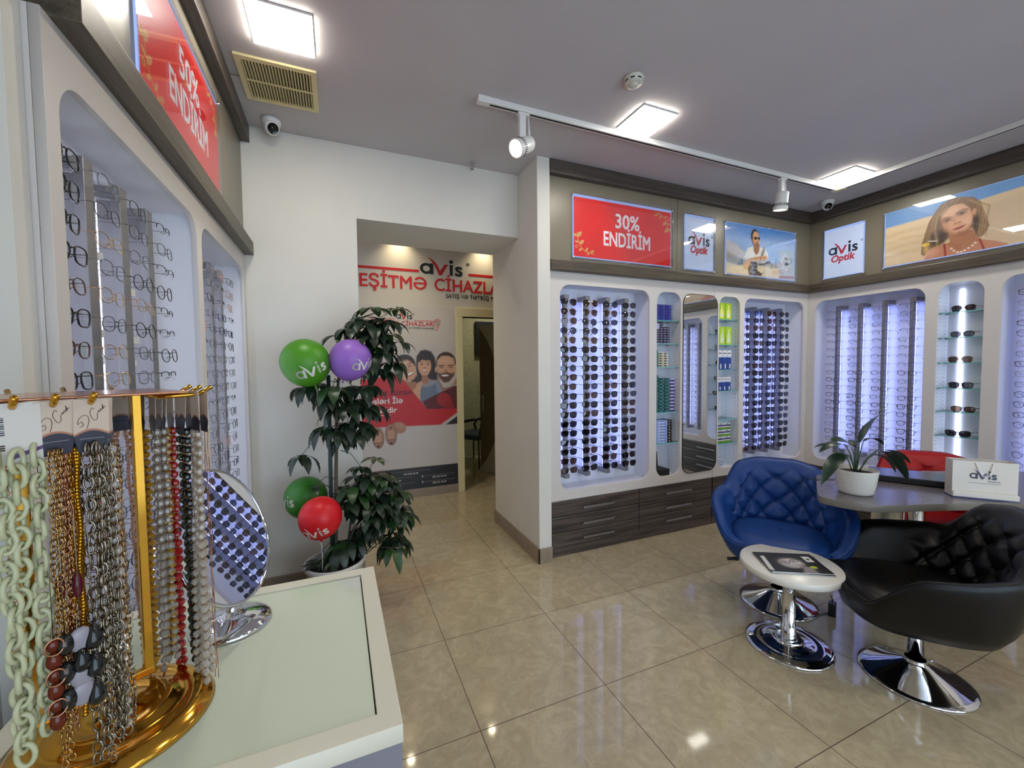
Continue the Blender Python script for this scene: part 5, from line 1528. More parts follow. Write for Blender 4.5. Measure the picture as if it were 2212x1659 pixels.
# each leaf: joint where stem meets blade, bend and tip, in metres right / up / away from the pot centre
for (j, b, tp, wd, tw) in (
    ((0.01, 0.235, 0), (0.045, 0.32, 0.0), (0.135, 0.365, 0.02), 0.036, 0.9),
    ((-0.005, 0.215, 0), (-0.05, 0.255, 0.01), (-0.105, 0.245, 0.0), 0.032, 0.7),
    ((-0.055, 0.225, -0.02), (-0.11, 0.255, -0.03), (-0.175, 0.205, -0.04), 0.026, 0.5),
    ((-0.06, 0.195, -0.04), (-0.13, 0.205, -0.06), (-0.185, 0.085, -0.07), 0.036, 0.9),
    ((0.04, 0.19, -0.03), (0.075, 0.20, -0.05), (0.095, 0.13, -0.07), 0.038, 0.5),
    ((0.05, 0.235, 0.03), (0.09, 0.26, 0.03), (0.125, 0.22, 0.02), 0.024, 0.4),
    ((0.08, 0.205, 0.0), (0.16, 0.21, 0.0), (0.205, 0.15, -0.01), 0.022, 0.6),
    ((0.11, 0.19, 0.04), (0.18, 0.20, 0.03), (0.225, 0.07, 0.02), 0.034, 1.0),
    ((0.02, 0.21, 0.05), (0.06, 0.24, 0.09), (0.10, 0.22, 0.12), 0.028, 0.4),
    ((-0.03, 0.20, 0.05), (-0.06, 0.22, 0.10), (-0.08, 0.19, 0.13), 0.028, 0.4)):
    j, b, tp = [(v[0] * 1.4, 0.13 + (v[1] - 0.13) * 1.38, v[2] * 1.3) for v in (j, b, tp)]; wd *= 1.1
    q0 = P3(j[0] * 0.08, 0.10, j[2] * 0.2); q1 = P3(j[0], j[1], j[2])
    qm = P3(j[0] * 0.55, 0.10 + (j[1] - 0.10) * 0.7, j[2] * 0.5)
    stems.tube([q0, qm, q1], [0.0032, 0.0028, 0.002], M_STEM, 6)
    blade(leaves, q1, P3(*b), P3(*tp), wd, M_LEAF1, tw=tw)
stems.build('stems', t); leaves.build('leaves', t)

# charging adapter and cables
t = thing('power_adapter', 'small black power adapter with cable on the floor behind the side table', 'adapter', T(2.115, -0.09, 0.0, R(25)))
MB().box((-0.025, -0.018, 0.0), (0.025, 0.018, 0.075), M_BLACK, 0.004).build('body', t)
MB().box((-0.012, -0.0185, 0.03), (0.012, -0.018, 0.05), MATS['letter_grey']).build('sticker', t)
mb = MB(); mb.tube([(0, 0, 0.075), (-0.01, 0.0, 0.10), (-0.005, 0.01, 0.12)], 0.003, M_BLACK, 6)
mb.tube([(0, 0.015, 0.006), (-0.05, 0.05, 0.004), (-0.10, 0.10, 0.004), (-0.12, 0.20, 0.004), (-0.22, 0.27, 0.004)], 0.003, M_BLACK, 6); mb.build('cable', t)
t = thing('cable', 'thin black cable lying on the desk behind the plant pot', 'cable', T(0, 0, 0.7535))
mb = MB(); mb.tube([(2.02, 0.06, 0.0), (2.12, 0.08, 0.0), (2.22, 0.03, 0.0), (2.32, -0.01, 0.0), (2.45, -0.02, 0.0)], 0.0022, M_BLACK, 6); mb.build('cord', t)
# ---------------------------------------------------------------- counter in the foreground
M_CTOP = mat('counter_white', (232, 229, 212), 0.35)
M_CBODY = vary(mat('counter_grey', (134, 132, 142), 0.45), amt=0.06, nscale=5)
M_CGLASS = mat('counter_glass', (222, 232, 212), 0.09, spec=0.5, coat=0.5)
t = thing('display_counter', 'white-framed counter with pale green glass top in the foreground', 'counter', T(0, 0, 0))
cx0, cx1, cy0, cy1, cz = -0.996, -0.412, -0.878, -0.312, 0.90
fw = 0.036
me = fill_mesh('top_frame', [[(cx0, cy0), (cx1, cy0), (cx1, cy1), (cx0, cy1)], [(cx0 + fw, cy0 + fw), (cx1 - fw, cy0 + fw), (cx1 - fw, cy1 - fw), (cx0 + fw, cy1 - fw)]], 0.03, M_CTOP, 0.0008)
me.transform(Matrix.Translation((0, 0, cz))); link('top_frame', me, t)
mb = MB(); mb.box((cx0 + fw + 0.002, cy0 + fw + 0.0005, cz - 0.012), (cx1 - fw - 0.0025, cy1 - fw - 0.0025, cz - 0.003), M_CGLASS, 0.0006); mb.build('glass_top', t)
mb = MB(); mb.box((cx0 + 0.002, cy0 + 0.002, 0.0), (cx1 - 0.002, cy1 - 0.002, cz - 0.0305), M_CBODY, 0.001)
mb.box((cx0 + fw - 0.01, cy0 + fw - 0.01, cz - 0.0306), (cx1 - fw + 0.01, cy1 - fw + 0.01, cz - 0.0125), M_GROOVE); mb.build('body', t)
CT = cz - 0.003

# ---------------------------------------------------------------- round cosmetic mirror
MN = Vector((0.905, -0.29, 0.36)).normalized(); MC = Vector((-0.733, -0.45, 1.098))
t = thing('table_mirror', 'round chrome table mirror tilted on the counter, reflecting sunglasses', 'mirror', T(-0.722, -0.46, CT))
inv = T(-0.722, -0.46, CT).inverted()
mx = inv @ frame(MC, Vector((0, 0, 1)).cross(MN), MN.cross(Vector((0, 0, 1)).cross(MN)))
mb = MB(); mb.lathe([(0.0, -0.012), (0.142, -0.012), (0.150, -0.008), (0.1535, 0.0), (0.152, 0.005), (0.148, 0.006), (0.1465, 0.003)], M_CHROME, 72); mb.build('rim', t, mx)
mb = MB(); mb.lathe([(0.1468, 0.003), (0.0, 0.003)], M_MIRROR, 72, smooth=False); mb.build('glass', t, mx)
mb = MB(); mb.lathe([(0.0, 0.034), (0.012, 0.033), (0.016, 0.026), (0.03, 0.022), (0.055, 0.017), (0.072, 0.011), (0.077, 0.005), (0.076, 0.0), (0.0, 0.0)], M_CHROME, 56); mb.build('base', t)
low = inv @ (MC - MN * 0.012 + Vector((0, 0, -0.135)))
mb = MB(); mb.tube([(0, 0, 0.03), (low.x * 0.4, low.y * 0.4, 0.05), (low.x, low.y, max(low.z, 0.06))], [0.011, 0.008, 0.009], M_CHROME, 12); mb.ball((0, 0, 0.036), 0.013, M_CHROME, 14, 8); mb.build('neck', t)

# ---------------------------------------------------------------- gold rotating stand with glasses chains
G = Vector((-0.831, -0.690, CT)); E1 = Vector((0.8387, 0.5446, 0)); E2 = Vector((0.5446, -0.8387, 0)); ZU = Vector((0, 0, 1))
HT = 1.430 - CT
SIDE = {'front': 0.09, 'right': 0.085, 'back': 0.09, 'left': 0.125}
FS = frame(G, E1, -E2)     # local x = E1, y = away from the camera, z up
t = thing('chain_stand', 'gold rotating stand on the counter hung with glasses chains', 'display stand', FS)
mb = MB(); mb.lathe([(0.0, 0.034), (0.02, 0.033), (0.035, 0.027), (0.05, 0.024), (0.058, 0.027), (0.068, 0.026), (0.076, 0.019), (0.092, 0.018), (0.102, 0.021), (0.112, 0.017), (0.122, 0.008), (0.1265, 0.002), (0.124, 0.0), (0, 0)], M_GOLD, 72); mb.build('base', t)
mb = MB()
px0, px1 = -0.085, 0.040
for x in (px0, px1):
    mb.box((x - 0.0065, -0.006, 0.068), (x + 0.0065, 0.006, HT - 0.003), M_GOLD, 0.0015)
mb.box((px0 - 0.0065, -0.006, 0.058), (px1 + 0.0065, 0.006, 0.070), M_GOLD, 0.0015)
mb.tube([(0, 0, 0.03), (0, 0, 0.06)], 0.008, M_GOLD, 12); mb.build('post_frame', t)
mb = MB()
mb.box((-0.125, -0.09, HT - 0.004), (0.085, 0.09, HT), M_GOLDROSE, 0.0015); mb.build('top_plate', t)
PEGS = [(q, -0.09, 0, -1) for q in (-0.10, -0.067, -0.033)] + [(0.085, q, 1, 0) for q in (-0.045, 0.0, 0.045)] + [(q, 0.09, 0, 1) for q in (-0.08, -0.02, 0.04)] + [(-0.125, q, -1, 0) for q in (-0.045, 0.0, 0.045)]
for x, y, sx, sy in PEGS:
    mb = MB(); z = HT - 0.010
    mb.tube([(x - sx * 0.03, y - sy * 0.03, z), (x + sx * 0.026, y + sy * 0.026, z + 0.001), (x + sx * 0.046, y + sy * 0.046, z + 0.013)], 0.0036, M_GOLD, 10); mb.build('peg', t)

M_CARD = vary(mat('hang_card', (206, 186, 166), 0.5), amt=0.04, nscale=8)
M_CARDD = mat('hang_card_navy', (24, 24, 44), 0.35); M_CARDO = mat('hang_card_copper', (176, 116, 88), 0.4); M_INKB = mat('pen_brown', (60, 44, 36), 0.6)
M_CARDP = mat('hang_card_purple', (84, 46, 110), 0.4); M_CARDW = mat('hang_card_white', (214, 208, 200), 0.5); M_CARDOR = mat('hang_card_orange', (226, 128, 40), 0.5)
def card_mesh(w, h, style):
    """hang card: local x across, y up (0 at the top), z to the front"""
    mb = MB()
    if style == 'script':
        top = [(-w / 2, 0), (w / 2, 0)]
        arc = lambda y0, amp: [(w / 2 - w * k / 12, y0 + amp * math.sin(PI * k / 12)) for k in range(13)]
        mb.prism([(-w / 2, 0.0)] + arc(-h * 0.66, h * 0.10)[::-1] + [(w / 2, 0.0)], 0, 0.0008, M_CARD)
        mb.prism(arc(-h * 0.66, h * 0.10) + arc(-h * 0.70, h * 0.10)[::-1], 0, 0.0009, M_CARDO)
        mb.prism(arc(-h * 0.70, h * 0.10) + [(-w * 0.36, -h), (w * 0.36, -h)], 0, 0.0009, M_CARDD)
        mb.box((-w * 0.34, -h * 0.755, 0.0), (w * 0.34, -h * 0.74, 0.0012), mat('card_grey_print', (120, 118, 124), 0.5))
        z = 0.0012
        def S(pts):          # pen stroke rounded through its points
            out = []
            for i in range(len(pts) - 1):
                p0, p1, p2, p3 = (Vector(pts[max(0, min(len(pts) - 1, i + k))]) for k in (-1, 0, 1, 2))
                for u_ in (0, 0.25, 0.5, 0.75):
                    out.append(0.5 * (2 * p1 + (p2 - p0) * u_ + (2 * p0 - 5 * p1 + 4 * p2 - p3) * u_ ** 2 + (3 * p1 - p0 - 3 * p2 + p3) * u_ ** 3))
            out.append(Vector(pts[-1]))
            return [(p.x * w, p.y * h, z) for p in out]
        for st in ([(-0.33, -0.52), (-0.24, -0.50), (-0.27, -0.42), (-0.38, -0.47), (-0.36, -0.38), (-0.22, -0.30), (-0.10, -0.33), (-0.08, -0.44), (-0.14, -0.56)],
                   [(-0.05, -0.41), (-0.04, -0.41)],
                   [(0.08, -0.20), (0.02, -0.17), (-0.04, -0.27), (0.06, -0.40), (0.16, -0.38), (0.16, -0.28)],
                   [(0.16, -0.28), (0.20, -0.26), (0.20, -0.22), (0.24, -0.25), (0.26, -0.19), (0.30, -0.22), (0.31, -0.16), (0.35, -0.20), (0.30, -0.10), (0.36, -0.17), (0.40, -0.14)]):
            mb.tube(S(st), 0.00028, M_INKB, 4)
    else:
        mb.box((-w / 2, -h, 0), (w / 2, 0, 0.0008), M_CARDW)
        mb.prism([(-w * 0.1, -h * 0.86), (w / 2, -h * 0.74), (w / 2, -h * 0.80), (-w * 0.1, -h * 0.94)], 0.0003, 0.0011, M_CARDP)
        mb.prism([(-w * 0.5, -h * 0.60), (-w * 0.3, -h * 0.55), (-w * 0.34, -h * 0.68), (-w * 0.5, -h * 0.74)], 0.0003, 0.0011, M_CARDOR)
        for k in range(9):
            x = -w * 0.33 + k * w * 0.018 * (1.6 if k % 2 else 1)
            mb.box((-w * 0.33, -h * 0.24 - k * 0.0026, 0), (-w * 0.17, -h * 0.24 - k * 0.0026 + (0.0016 if k % 3 else 0.0009), 0.0011), M_CARDD)
        for k in range(3):
            mb.box((-w * 0.30, -h * (0.70 + 0.035 * k), 0), (-w * 0.18, -h * (0.70 + 0.035 * k) + 0.0018, 0.0011), M_INKB)
    return mb.mesh('hang_card')
CARD_S = card_mesh(0.034, 0.070, 'script'); CARD_B = card_mesh(0.044, 0.074, 'barcode')

def link_ring(mb, c, ax, L, W, r, m, n=10, k=4):
    """one oval link: c centre, ax the side direction of its plane, long axis vertical"""
    ax = Vector(ax).normalized()
    pts = [Vector(c) + ax * (W * math.cos(2 * PI * i / n)) + ZU * (L * math.sin(2 * PI * i / n)) for i in range(n)]
    mb.tube(pts, r, m, k, closed=True)
M_ACG = clear_mat('acrylic_pale_green', (0.72, 0.75, 0.56), 0.25, 0.2, trans=0.35, lightrgb=(222, 224, 184))
M_SILV = mat('chain_silver', (150, 140, 124), 0.25, 1.0); M_FGOLD = mat('chain_gold', (190, 150, 92), 0.22, 1.0); M_RGOLD = mat('chain_rose', (196, 146, 116), 0.25, 1.0)
def crystal(name, rgb, tr=0.45):
    return clear_mat(name, s2l(rgb), 0.35, 0.05, trans=tr, lightrgb=rgb)
M_CRY = crystal('crystal_grey', (198, 186, 172)); M_REDB = crystal('bead_red', (190, 34, 34), 0.25); M_BLKB = mat('bead_black', (22, 24, 24), 0.12); M_AMB = crystal('bead_amber', (196, 142, 44), 0.35)
M_GRNB = crystal('bead_bottle_green', (36, 66, 54), 0.3); M_PNK = mat('bead_pink', (206, 158, 140), 0.25); M_TORT = crystal('bead_tortoise', (110, 42, 22), 0.25)
M_DISC = mat('disc_grey', (150, 146, 156), 0.25); M_GOLDB = mat('bead_gold', (206, 150, 40), 0.25, 0.9)
def strand(mb, p, ln, kind, q):
    """one strand hanging from p"""
    z = p.z; x = Vector((p.x, p.y, 0)); drift = Vector((q.uniform(-0.008, 0.008), q.uniform(-0.008, 0.008), 0)) / ln
    def at(d):
        return x + drift * d + Vector((0.0012 * math.sin(d * 60 + p.x * 900), 0, z - d))
    d = 0.0; i = 0
    while d < ln:
        a = R(q.uniform(-25, 25)); e = (math.cos(a), math.sin(a), 0); f = (-math.sin(a), math.cos(a), 0)
        if kind == 'acrylic':
            link_ring(mb, at(d), e if i % 2 else f, 0.0140, 0.0080, 0.0030, M_ACG, 14, 6); d += 0.0190
        elif kind in ('silver', 'gold', 'rose'):
            m = {'silver': M_SILV, 'gold': M_FGOLD, 'rose': M_RGOLD}[kind]
            link_ring(mb, at(d), e if i % 2 else f, 0.0050, 0.0032, 0.0009, m, 8, 4); d += 0.0076
        elif kind == 'oval':
            link_ring(mb, at(d), e if i % 2 else f, 0.0092, 0.0052, 0.0014, M_SILV, 10, 4); d += 0.0150
        elif kind == 'rope':
            mb.ball(at(d), 0.0036, M_GOLDB, 7, 4); d += 0.0046
        elif kind == 'pearl':
            mb.ball(at(d), 0.0034, M_PNK, 8, 5); d += 0.0067
        elif kind == 'string':
            mb.tube([at(d), at(d + 0.03)], 0.0006, M_RGOLD, 4); d += 0.03
        else:
            m = {'crystal': M_CRY, 'red': M_REDB, 'black': M_BLKB, 'amber': M_AMB, 'green': M_GRNB}[kind]
            c_ = at(d); ln_ = 0.0125 if kind != 'amber' else 0.0095; r_ = 0.0052
            mb.lathe([(0.0, 0.0), (r_ * 0.55, -0.0004), (r_, -ln_ * 0.3), (r_, -ln_ * 0.7), (r_ * 0.55, -ln_ + 0.0004), (0, -ln_)], m, 7, tuple(c_), smooth=False)
            mb.ball(c_ - ZU * (ln_ + 0.0015), 0.0017, M_FGOLD, 6, 4); d += ln_ + 0.0034
        i += 1

qq = random.Random(5)
def chain(label, side, k, depth, kind, ln, card=CARD_S, offs=(-0.009, 0.009), drop=0.0):
    """glasses chain on its card, hung on peg k of one side of the stand"""
    ax, out = {'front': (E1, E2), 'right': (-E2, E1), 'back': (-E1, -E2), 'left': (E2, -E1)}[side]
    o = G + ax * k + out * (SIDE[side] + depth) + ZU * (HT - 0.004 - drop)
    mx = frame(o, ax, ZU)
    if mx.to_3x3().col[2].dot(out) < 0:
        mx = frame(o, -ax, ZU)
    r = thing('glasses_chain', label, 'glasses chain', mx, 'glasses chains on the gold stand')
    tilt = Matrix.Rotation(R(qq.uniform(-4, 4)), 4, 'Z') @ Matrix.Rotation(R(qq.uniform(-2, 6)), 4, 'X')
    h = 0.070
    if card is not None:
        link('hang_card', card, r, tilt); h = 0.074 if card is CARD_B else 0.070
    mb = MB(); inv = mx.inverted()
    for s in offs:
        strand(mb, o + ax * s + out * 0.002 - ZU * (h - 0.004), ln + qq.uniform(-0.02, 0.02), kind, qq)
    me = mb.mesh('chain_strand'); me.transform(inv)
    link('strand', me, r)
    return r
st_ = 'on the gold stand'
chain('pale green chunky acrylic link chain on a white barcode card, gold stand', 'front', -0.100, 0.026, 'acrylic', 0.36, CARD_B, (-0.014, 0.0))
chain('pale green chunky acrylic link chain next to the fine gold chains, gold stand', 'front', -0.083, 0.020, 'acrylic', 0.35, None, (0.0,))
chain('fine gold link chain on the script card beside the green acrylic chains', 'front', -0.067, 0.026, 'gold', 0.40, offs=(-0.006, -0.001, 0.001))
chain('fine rose gold link chain behind the fine gold one on the stand', 'front', -0.066, 0.019, 'rose', 0.37, offs=(0.001, 0.006, 0.008))
chain('another fine gold chain deeper on the same peg of the stand', 'front', -0.064, 0.012, 'gold', 0.36, offs=(0.003, 0.008, 0.010))
chain('thick gold rope-like beaded chain on the stand', 'front', -0.062, 0.008, 'rope', 0.36, offs=(0.010, 0.014, 0.016))
chain('long silver oval link chain on the second script card', 'front', -0.033, 0.027, 'oval', 0.42, offs=(-0.006, 0.001, 0.004))
chain('silver fine link chain behind the oval link chain', 'front', -0.031, 0.022, 'silver', 0.42, offs=(-0.002, 0.006, 0.009))
chain('silver oval link chain deeper on the second card peg', 'front', -0.029, 0.017, 'oval', 0.40, offs=(0.002, 0.010, 0.013))
chain('long pale crystal bead chain behind the silver chains', 'front', -0.027, 0.012, 'crystal', 0.40, offs=(0.004, 0.012, 0.015))
chain('gold link chain at the corner of the stand near the second card', 'front', -0.025, 0.007, 'gold', 0.38, offs=(0.010, 0.015, 0.017))
chain('silver link chain closest to the plate behind the second card', 'front', -0.024, 0.003, 'silver', 0.40, offs=(0.012, 0.018, 0.020))
chain('amber bead chain beside the gold post', 'right', 0.045, -0.040, 'amber', 0.41, offs=(-0.010, 0.006, -0.002))
chain('amber bead chain with gold spacers next to the crystal chains', 'right', 0.045, -0.026, 'amber', 0.42, offs=(-0.008, 0.006, -0.001))
chain('pale crystal barrel bead chain on the inner side peg', 'right', 0.045, -0.012, 'crystal', 0.43, offs=(-0.009, 0.007, -0.001))
chain('pale crystal bead chain tangled before the red chain', 'right', 0.044, -0.002, 'crystal', 0.40, offs=(-0.008, 0.006, -0.001))
chain('amber bead chain hanging close to the red chain', 'right', 0.044, 0.004, 'amber', 0.40, offs=(-0.006, 0.006, 0.011))
chain('red faceted bead chain on the side pegs', 'right', 0.043, 0.012, 'red', 0.45, offs=(-0.007, 0.006, -0.001))
chain('dark green bead chain beside the red chain', 'right', 0.020, 0.018, 'green', 0.41, offs=(-0.006, 0.008, 0.001))
chain('black bead chain behind the outermost crystal chain', 'right', 0.0, 0.018, 'black', 0.42, offs=(-0.006, 0.006, 0.011))
chain('outermost crystal barrel bead chain hanging towards the round mirror', 'right', 0.0, 0.027, 'crystal', 0.46, offs=(-0.012, 0.002, -0.005))
chain('crystal barrel bead chain next to the outermost one', 'right', 0.002, 0.034, 'crystal', 0.44, offs=(-0.010, 0.004, -0.003))
chain('rose string chain hanging in front of the round mirror', 'right', -0.045, 0.034, 'string', 0.43, offs=(-0.006, 0.006, 0.011))
chain('clear crystal bead chain on the far side peg', 'right', -0.045, 0.020, 'crystal', 0.43, offs=(-0.008, 0.006, -0.001))
chain('pink pearl bead chain behind the gold post', 'back', -0.040, 0.012, 'pearl', 0.33, offs=(-0.010, 0.002, 0.007))
chain('second pink pearl bead chain near the gold post', 'back', -0.020, 0.016, 'pearl', 0.31, offs=(-0.006, 0.006, 0.011))
chain('black bead chain at the back of the stand', 'back', 0.02, 0.018, 'black', 0.27, offs=(-0.010, 0.008, -0.001))
chain('fine gold chain at the back of the stand', 'back', 0.08, 0.018, 'gold', 0.34, offs=(-0.010, 0.008, -0.001))
# chunky chains of tortoise links, black balls and grey discs low on the stand
def chunky(label, k, depth, z0, seq, dz, group='glasses chains on the gold stand'):
    o = G + E1 * k + E2 * (SIDE['front'] + depth) + ZU * (HT - 0.01)
    mx = frame(o, E1, ZU)
    r = thing('glasses_chain', label, 'glasses chain', mx, group)
    mb = MB(); y = -z0
    mb.tube([(0, -0.004, -depth), (0, -0.09, -depth), (0, -0.14, -depth * 0.3), (0, -0.19, 0), (0, y + 0.01, 0)], 0.0005, M_SILV, 5); mb.build('strand', r)
    for what in seq:
        mb = MB()
        if what == 'tort':
            mb.ball((0, y, 0), 0.0105, M_TORT, 14, 8, (0.72, 1.15, 0.6)); nm = 'bead'
        elif what == 'ring':
            pts = [(0.0085 * math.cos(2 * PI * i / 14), y + 0.0105 * math.sin(2 * PI * i / 14), 0.006) for i in range(14)]
            mb.tube(pts, 0.0012, M_RGOLD, 5, closed=True); mb.ball((0, y, 0.001), 0.0088, M_TORT, 10, 6, (0.75, 1, 0.4)); nm = 'link'
        elif what == 'ball':
            mb.ball((0, y, 0), 0.0125, M_BLKB, 14, 8, (0.7, 1.15, 0.6)); nm = 'bead'
        elif what == 'disc':
            mb.ball((0, y, 0), 0.0165, M_DISC, 18, 8, (0.75, 1, 0.25)); nm = 'disc'
        else:
            mb.lathe([(0, 0.016), (0.004, 0.012), (0.009, -0.004), (0.010, -0.011), (0.006, -0.017), (0, -0.018)], M_BLKB, 12, mtx=Matrix.Translation((0, y, 0)) @ Matrix.Rotation(R(-90), 4, 'X')); nm = 'bead'
        mb.build(nm, r); y -= dz
    return r
chunky('chunky tortoise bead chain with gold rings low on the stand', -0.080, 0.036, 0.300, ('ring', 'tort', 'ring', 'tort', 'ring', 'tort'), 0.0195)
chunky('chunky black ball bead chain low on the stand beside the tortoise beads', -0.070, 0.036, 0.305, ('ball', 'ball', 'ball'), 0.036)
chunky('chunky grey disc chain low on the stand', -0.056, 0.036, 0.305, ('disc', 'drop', 'disc', 'disc'), 0.024)
chunky('chunky black drop bead chain low on the stand', -0.044, 0.036, 0.305, ('drop', 'drop', 'drop'), 0.038)
def wine_bead(label, k, depth, z0):
    o = G + E1 * k + E2 * (SIDE['front'] + depth) + ZU * (HT - 0.01); mx = frame(o, E1, ZU)
    r = thing('glasses_chain', label, 'glasses chain', mx, 'glasses chains on the gold stand')
    MB().tube([(0, -0.004, -depth), (0, -0.09, -depth), (0, -0.14, 0), (0, -z0 + 0.016, 0)], 0.0006, M_RGOLD, 5).build('strand', r)
    mb = MB(); mb.ball((0, -z0, 0), 0.02, mat('bead_wine', (92, 22, 40), 0.15), 14, 8, (0.26, 0.9, 0.26)); mb.build('bead', r)
wine_bead('chain with a wine red oval drop between gold chains', -0.070, 0.023, 0.235); wine_bead('chain with a wine red oval drop beside the thick gold rope chain', -0.054, 0.022, 0.238)
# ---------------------------------------------------------------- umbrella tree in the corner with balloons
t = thing('umbrella_tree', 'tall dark green umbrella tree in a white pot before the corridor opening', 'potted tree', T(-0.535, 1.13, 0))
mb = MB(); mb.lathe([(0.0, 0.0), (0.125, 0.0), (0.132, 0.006), (0.158, 0.285), (0.168, 0.29), (0.170, 0.312), (0.165, 0.316), (0.155, 0.312), (0.148, 0.27), (0.0, 0.27)], mat('pot_white', (214, 212, 206), 0.4), 48); mb.build('pot', t)
mb = MB(); mb.lathe([(0.149, 0.278), (0.08, 0.285), (0.0, 0.283)], M_SOIL, 28); mb.build('soil', t)
M_LEAF2 = vary(mat('leaf_umbrella', (30, 50, 32), 0.35, spec=0.45), amt=0.45, nscale=14)
M_LEAF3 = vary(mat('leaf_umbrella_light', (44, 76, 36), 0.35, spec=0.45), amt=0.4, nscale=14)
M_BARK = vary(mat('bark', (92, 84, 70), 0.8), amt=0.4, nscale=60, bump=0.4)
mb = MB(); mb.tube([(0.005, 0.0, 0.27), (0.02, -0.01, 0.8), (0.035, -0.005, 1.25), (0.06, 0.0, 1.5)], [0.011, 0.010, 0.009, 0.007], M_BARK, 8)
mb.tube([(0.06, 0.0, 1.5), (0.10, 0.01, 1.66), (0.17, 0.03, 1.76), (0.28, 0.03, 1.80)], [0.006, 0.005, 0.004, 0.003], M_BARK, 6)
mb.tube([(0.06, 0.04, 0.27), (0.10, 0.03, 0.55), (0.15, 0.03, 0.80)], [0.008, 0.006, 0.004], M_BARK, 6)
mb.tube([(0.03, 0.05, 0.27), (0.12, 0.0, 0.5), (0.22, -0.01, 0.62)], [0.007, 0.005, 0.003], M_BARK, 6); mb.build('trunk', t)
mb = MB(); mb.tube([(-0.012, -0.015, 0.26), (-0.005, -0.015, 1.42)], 0.011, mat('stake_green', (26, 46, 40), 0.45), 10); mb.build('stake', t)
lv = MB(); tw = MB(); q = random.Random(21)
def umbrella(c, size, droop, az0=None, nl=None, src=None, m=None):
    """one palmate leaf: leaflets around the end of its stalk"""
    c = Vector(c); m = m or (M_LEAF2 if q.random() < 0.8 else M_LEAF3)
    n = nl or q.choice((6, 7, 7, 8)); a0 = az0 if az0 is not None else q.uniform(0, 6.28)
    if src is not None:
        s = Vector(src); mid = (s + c) / 2 + Vector((0, 0, 0.03))
        tw.tube([s, mid, c], [0.0028, 0.0022, 0.0016], M_STEM, 5)
    for k in range(n):
        a = a0 + 2 * PI * k / n + q.uniform(-0.2, 0.2)
        L = size * q.uniform(0.8, 1.2); dr = droop * 0.85 + q.uniform(-0.28, 0.25)
        d = Vector((math.cos(a), math.sin(a), 0))
        b = c + d * (L * 0.16) - ZU * (0.1 * L * dr)
        mid = c + d * (L * 0.62) + ZU * (L * 0.08 - L * 0.30 * dr); tip = c + d * (L * (0.98 - 0.3 * dr)) - ZU * (L * (0.15 + 0.85 * dr))
        tw.tube([c, b], 0.0011, M_STEM, 4)
        blade(lv, b, mid, tip, L * 0.235, m, n=5, fold=0.18)
# crown reaching over the corridor opening
top = Vector((0.17, 0.03, 1.76))
for (x, y, z, s, dr) in ((0.30, 0.02, 1.76, 0.13, 0.5), (0.40, 0.03, 1.83, 0.10, 0.25), (0.24, -0.02, 1.82, 0.13, 0.35), (0.17, 0.04, 1.76, 0.13, 0.7), (0.33, 0.06, 1.68, 0.14, 0.8), (0.24, -0.04, 1.66, 0.14, 0.8),
                          (0.12, 0.0, 1.70, 0.13, 0.8), (0.40, 0.0, 1.62, 0.13, 0.7), (0.30, -0.04, 1.56, 0.14, 0.9), (0.20, 0.05, 1.57, 0.14, 0.9), (0.28, 0.05, 1.46, 0.14, 1.0), (0.36, 0.02, 1.50, 0.13, 0.9),
                          (0.16, -0.03, 1.48, 0.14, 1.0), (0.22, 0.02, 1.36, 0.14, 1.0), (0.10, 0.05, 1.60, 0.12, 0.9), (0.34, -0.03, 1.74, 0.12, 0.6), (0.27, 0.0, 1.72, 0.13, 0.8), (0.06, 0.06, 1.66, 0.11, 0.6),
                          (0.20, -0.02, 1.74, 0.13, 0.7), (0.25, 0.04, 1.60, 0.14, 1.0), (0.31, 0.0, 1.64, 0.13, 0.9)):
    umbrella((x, y, z), s, dr, src=top + Vector((q.uniform(-0.06, 0.06), 0, q.uniform(-0.12, 0.0))))
# hanging middle whorls around the trunk
for (x, y, z, s, dr) in ((-0.07, 0.02, 1.38, 0.13, 1.0), (0.02, -0.05, 1.36, 0.13, 1.0), (0.12, 0.0, 1.36, 0.13, 1.0), (-0.12, 0.0, 1.36, 0.13, 1.0), (0.06, -0.04, 1.24, 0.15, 0.9), (0.14, 0.03, 1.28, 0.13, 1.0),
                          (0.03, -0.05, 1.10, 0.12, 0.95), (0.10, -0.02, 1.14, 0.12, 0.9), (-0.04, 0.02, 1.12, 0.12, 1.0), (0.16, 0.02, 1.14, 0.12, 0.9), (0.13, -0.04, 1.08, 0.12, 1.0), (0.20, 0.0, 1.10, 0.11, 0.9),
                          (-0.01, -0.03, 1.30, 0.13, 1.0), (0.07, 0.04, 1.06, 0.12, 1.0), (0.24, 0.03, 1.24, 0.13, 0.9), (0.19, -0.03, 1.22, 0.13, 1.0)):
    umbrella((x, y, z), s, dr, src=(0.03 + q.uniform(-0.01, 0.01), 0, z + q.uniform(0.0, 0.10)))
umbrella((-0.155, 0.0, 0.965, ), 0.12, 1.1, nl=5, src=(0.02, 0, 1.12)); umbrella((-0.09, 0.0, 0.78), 0.12, 0.3, az0=2.6, nl=3, src=(0.02, 0, 0.80)); umbrella((-0.06, 0.02, 0.70), 0.12, 0.5, az0=2.8, nl=3, src=(0.02, 0, 0.68))
umbrella((0.24, 0.0, 0.90), 0.085, 0.2, nl=7, src=(0.19, 0.0, 0.74)); umbrella((0.16, 0.0, 0.86), 0.09, 0.6, src=(0.05, 0, 0.97)); umbrella((0.14, 0.02, 0.80), 0.09, 0.4, src=(0.15, 0.02, 0.72))
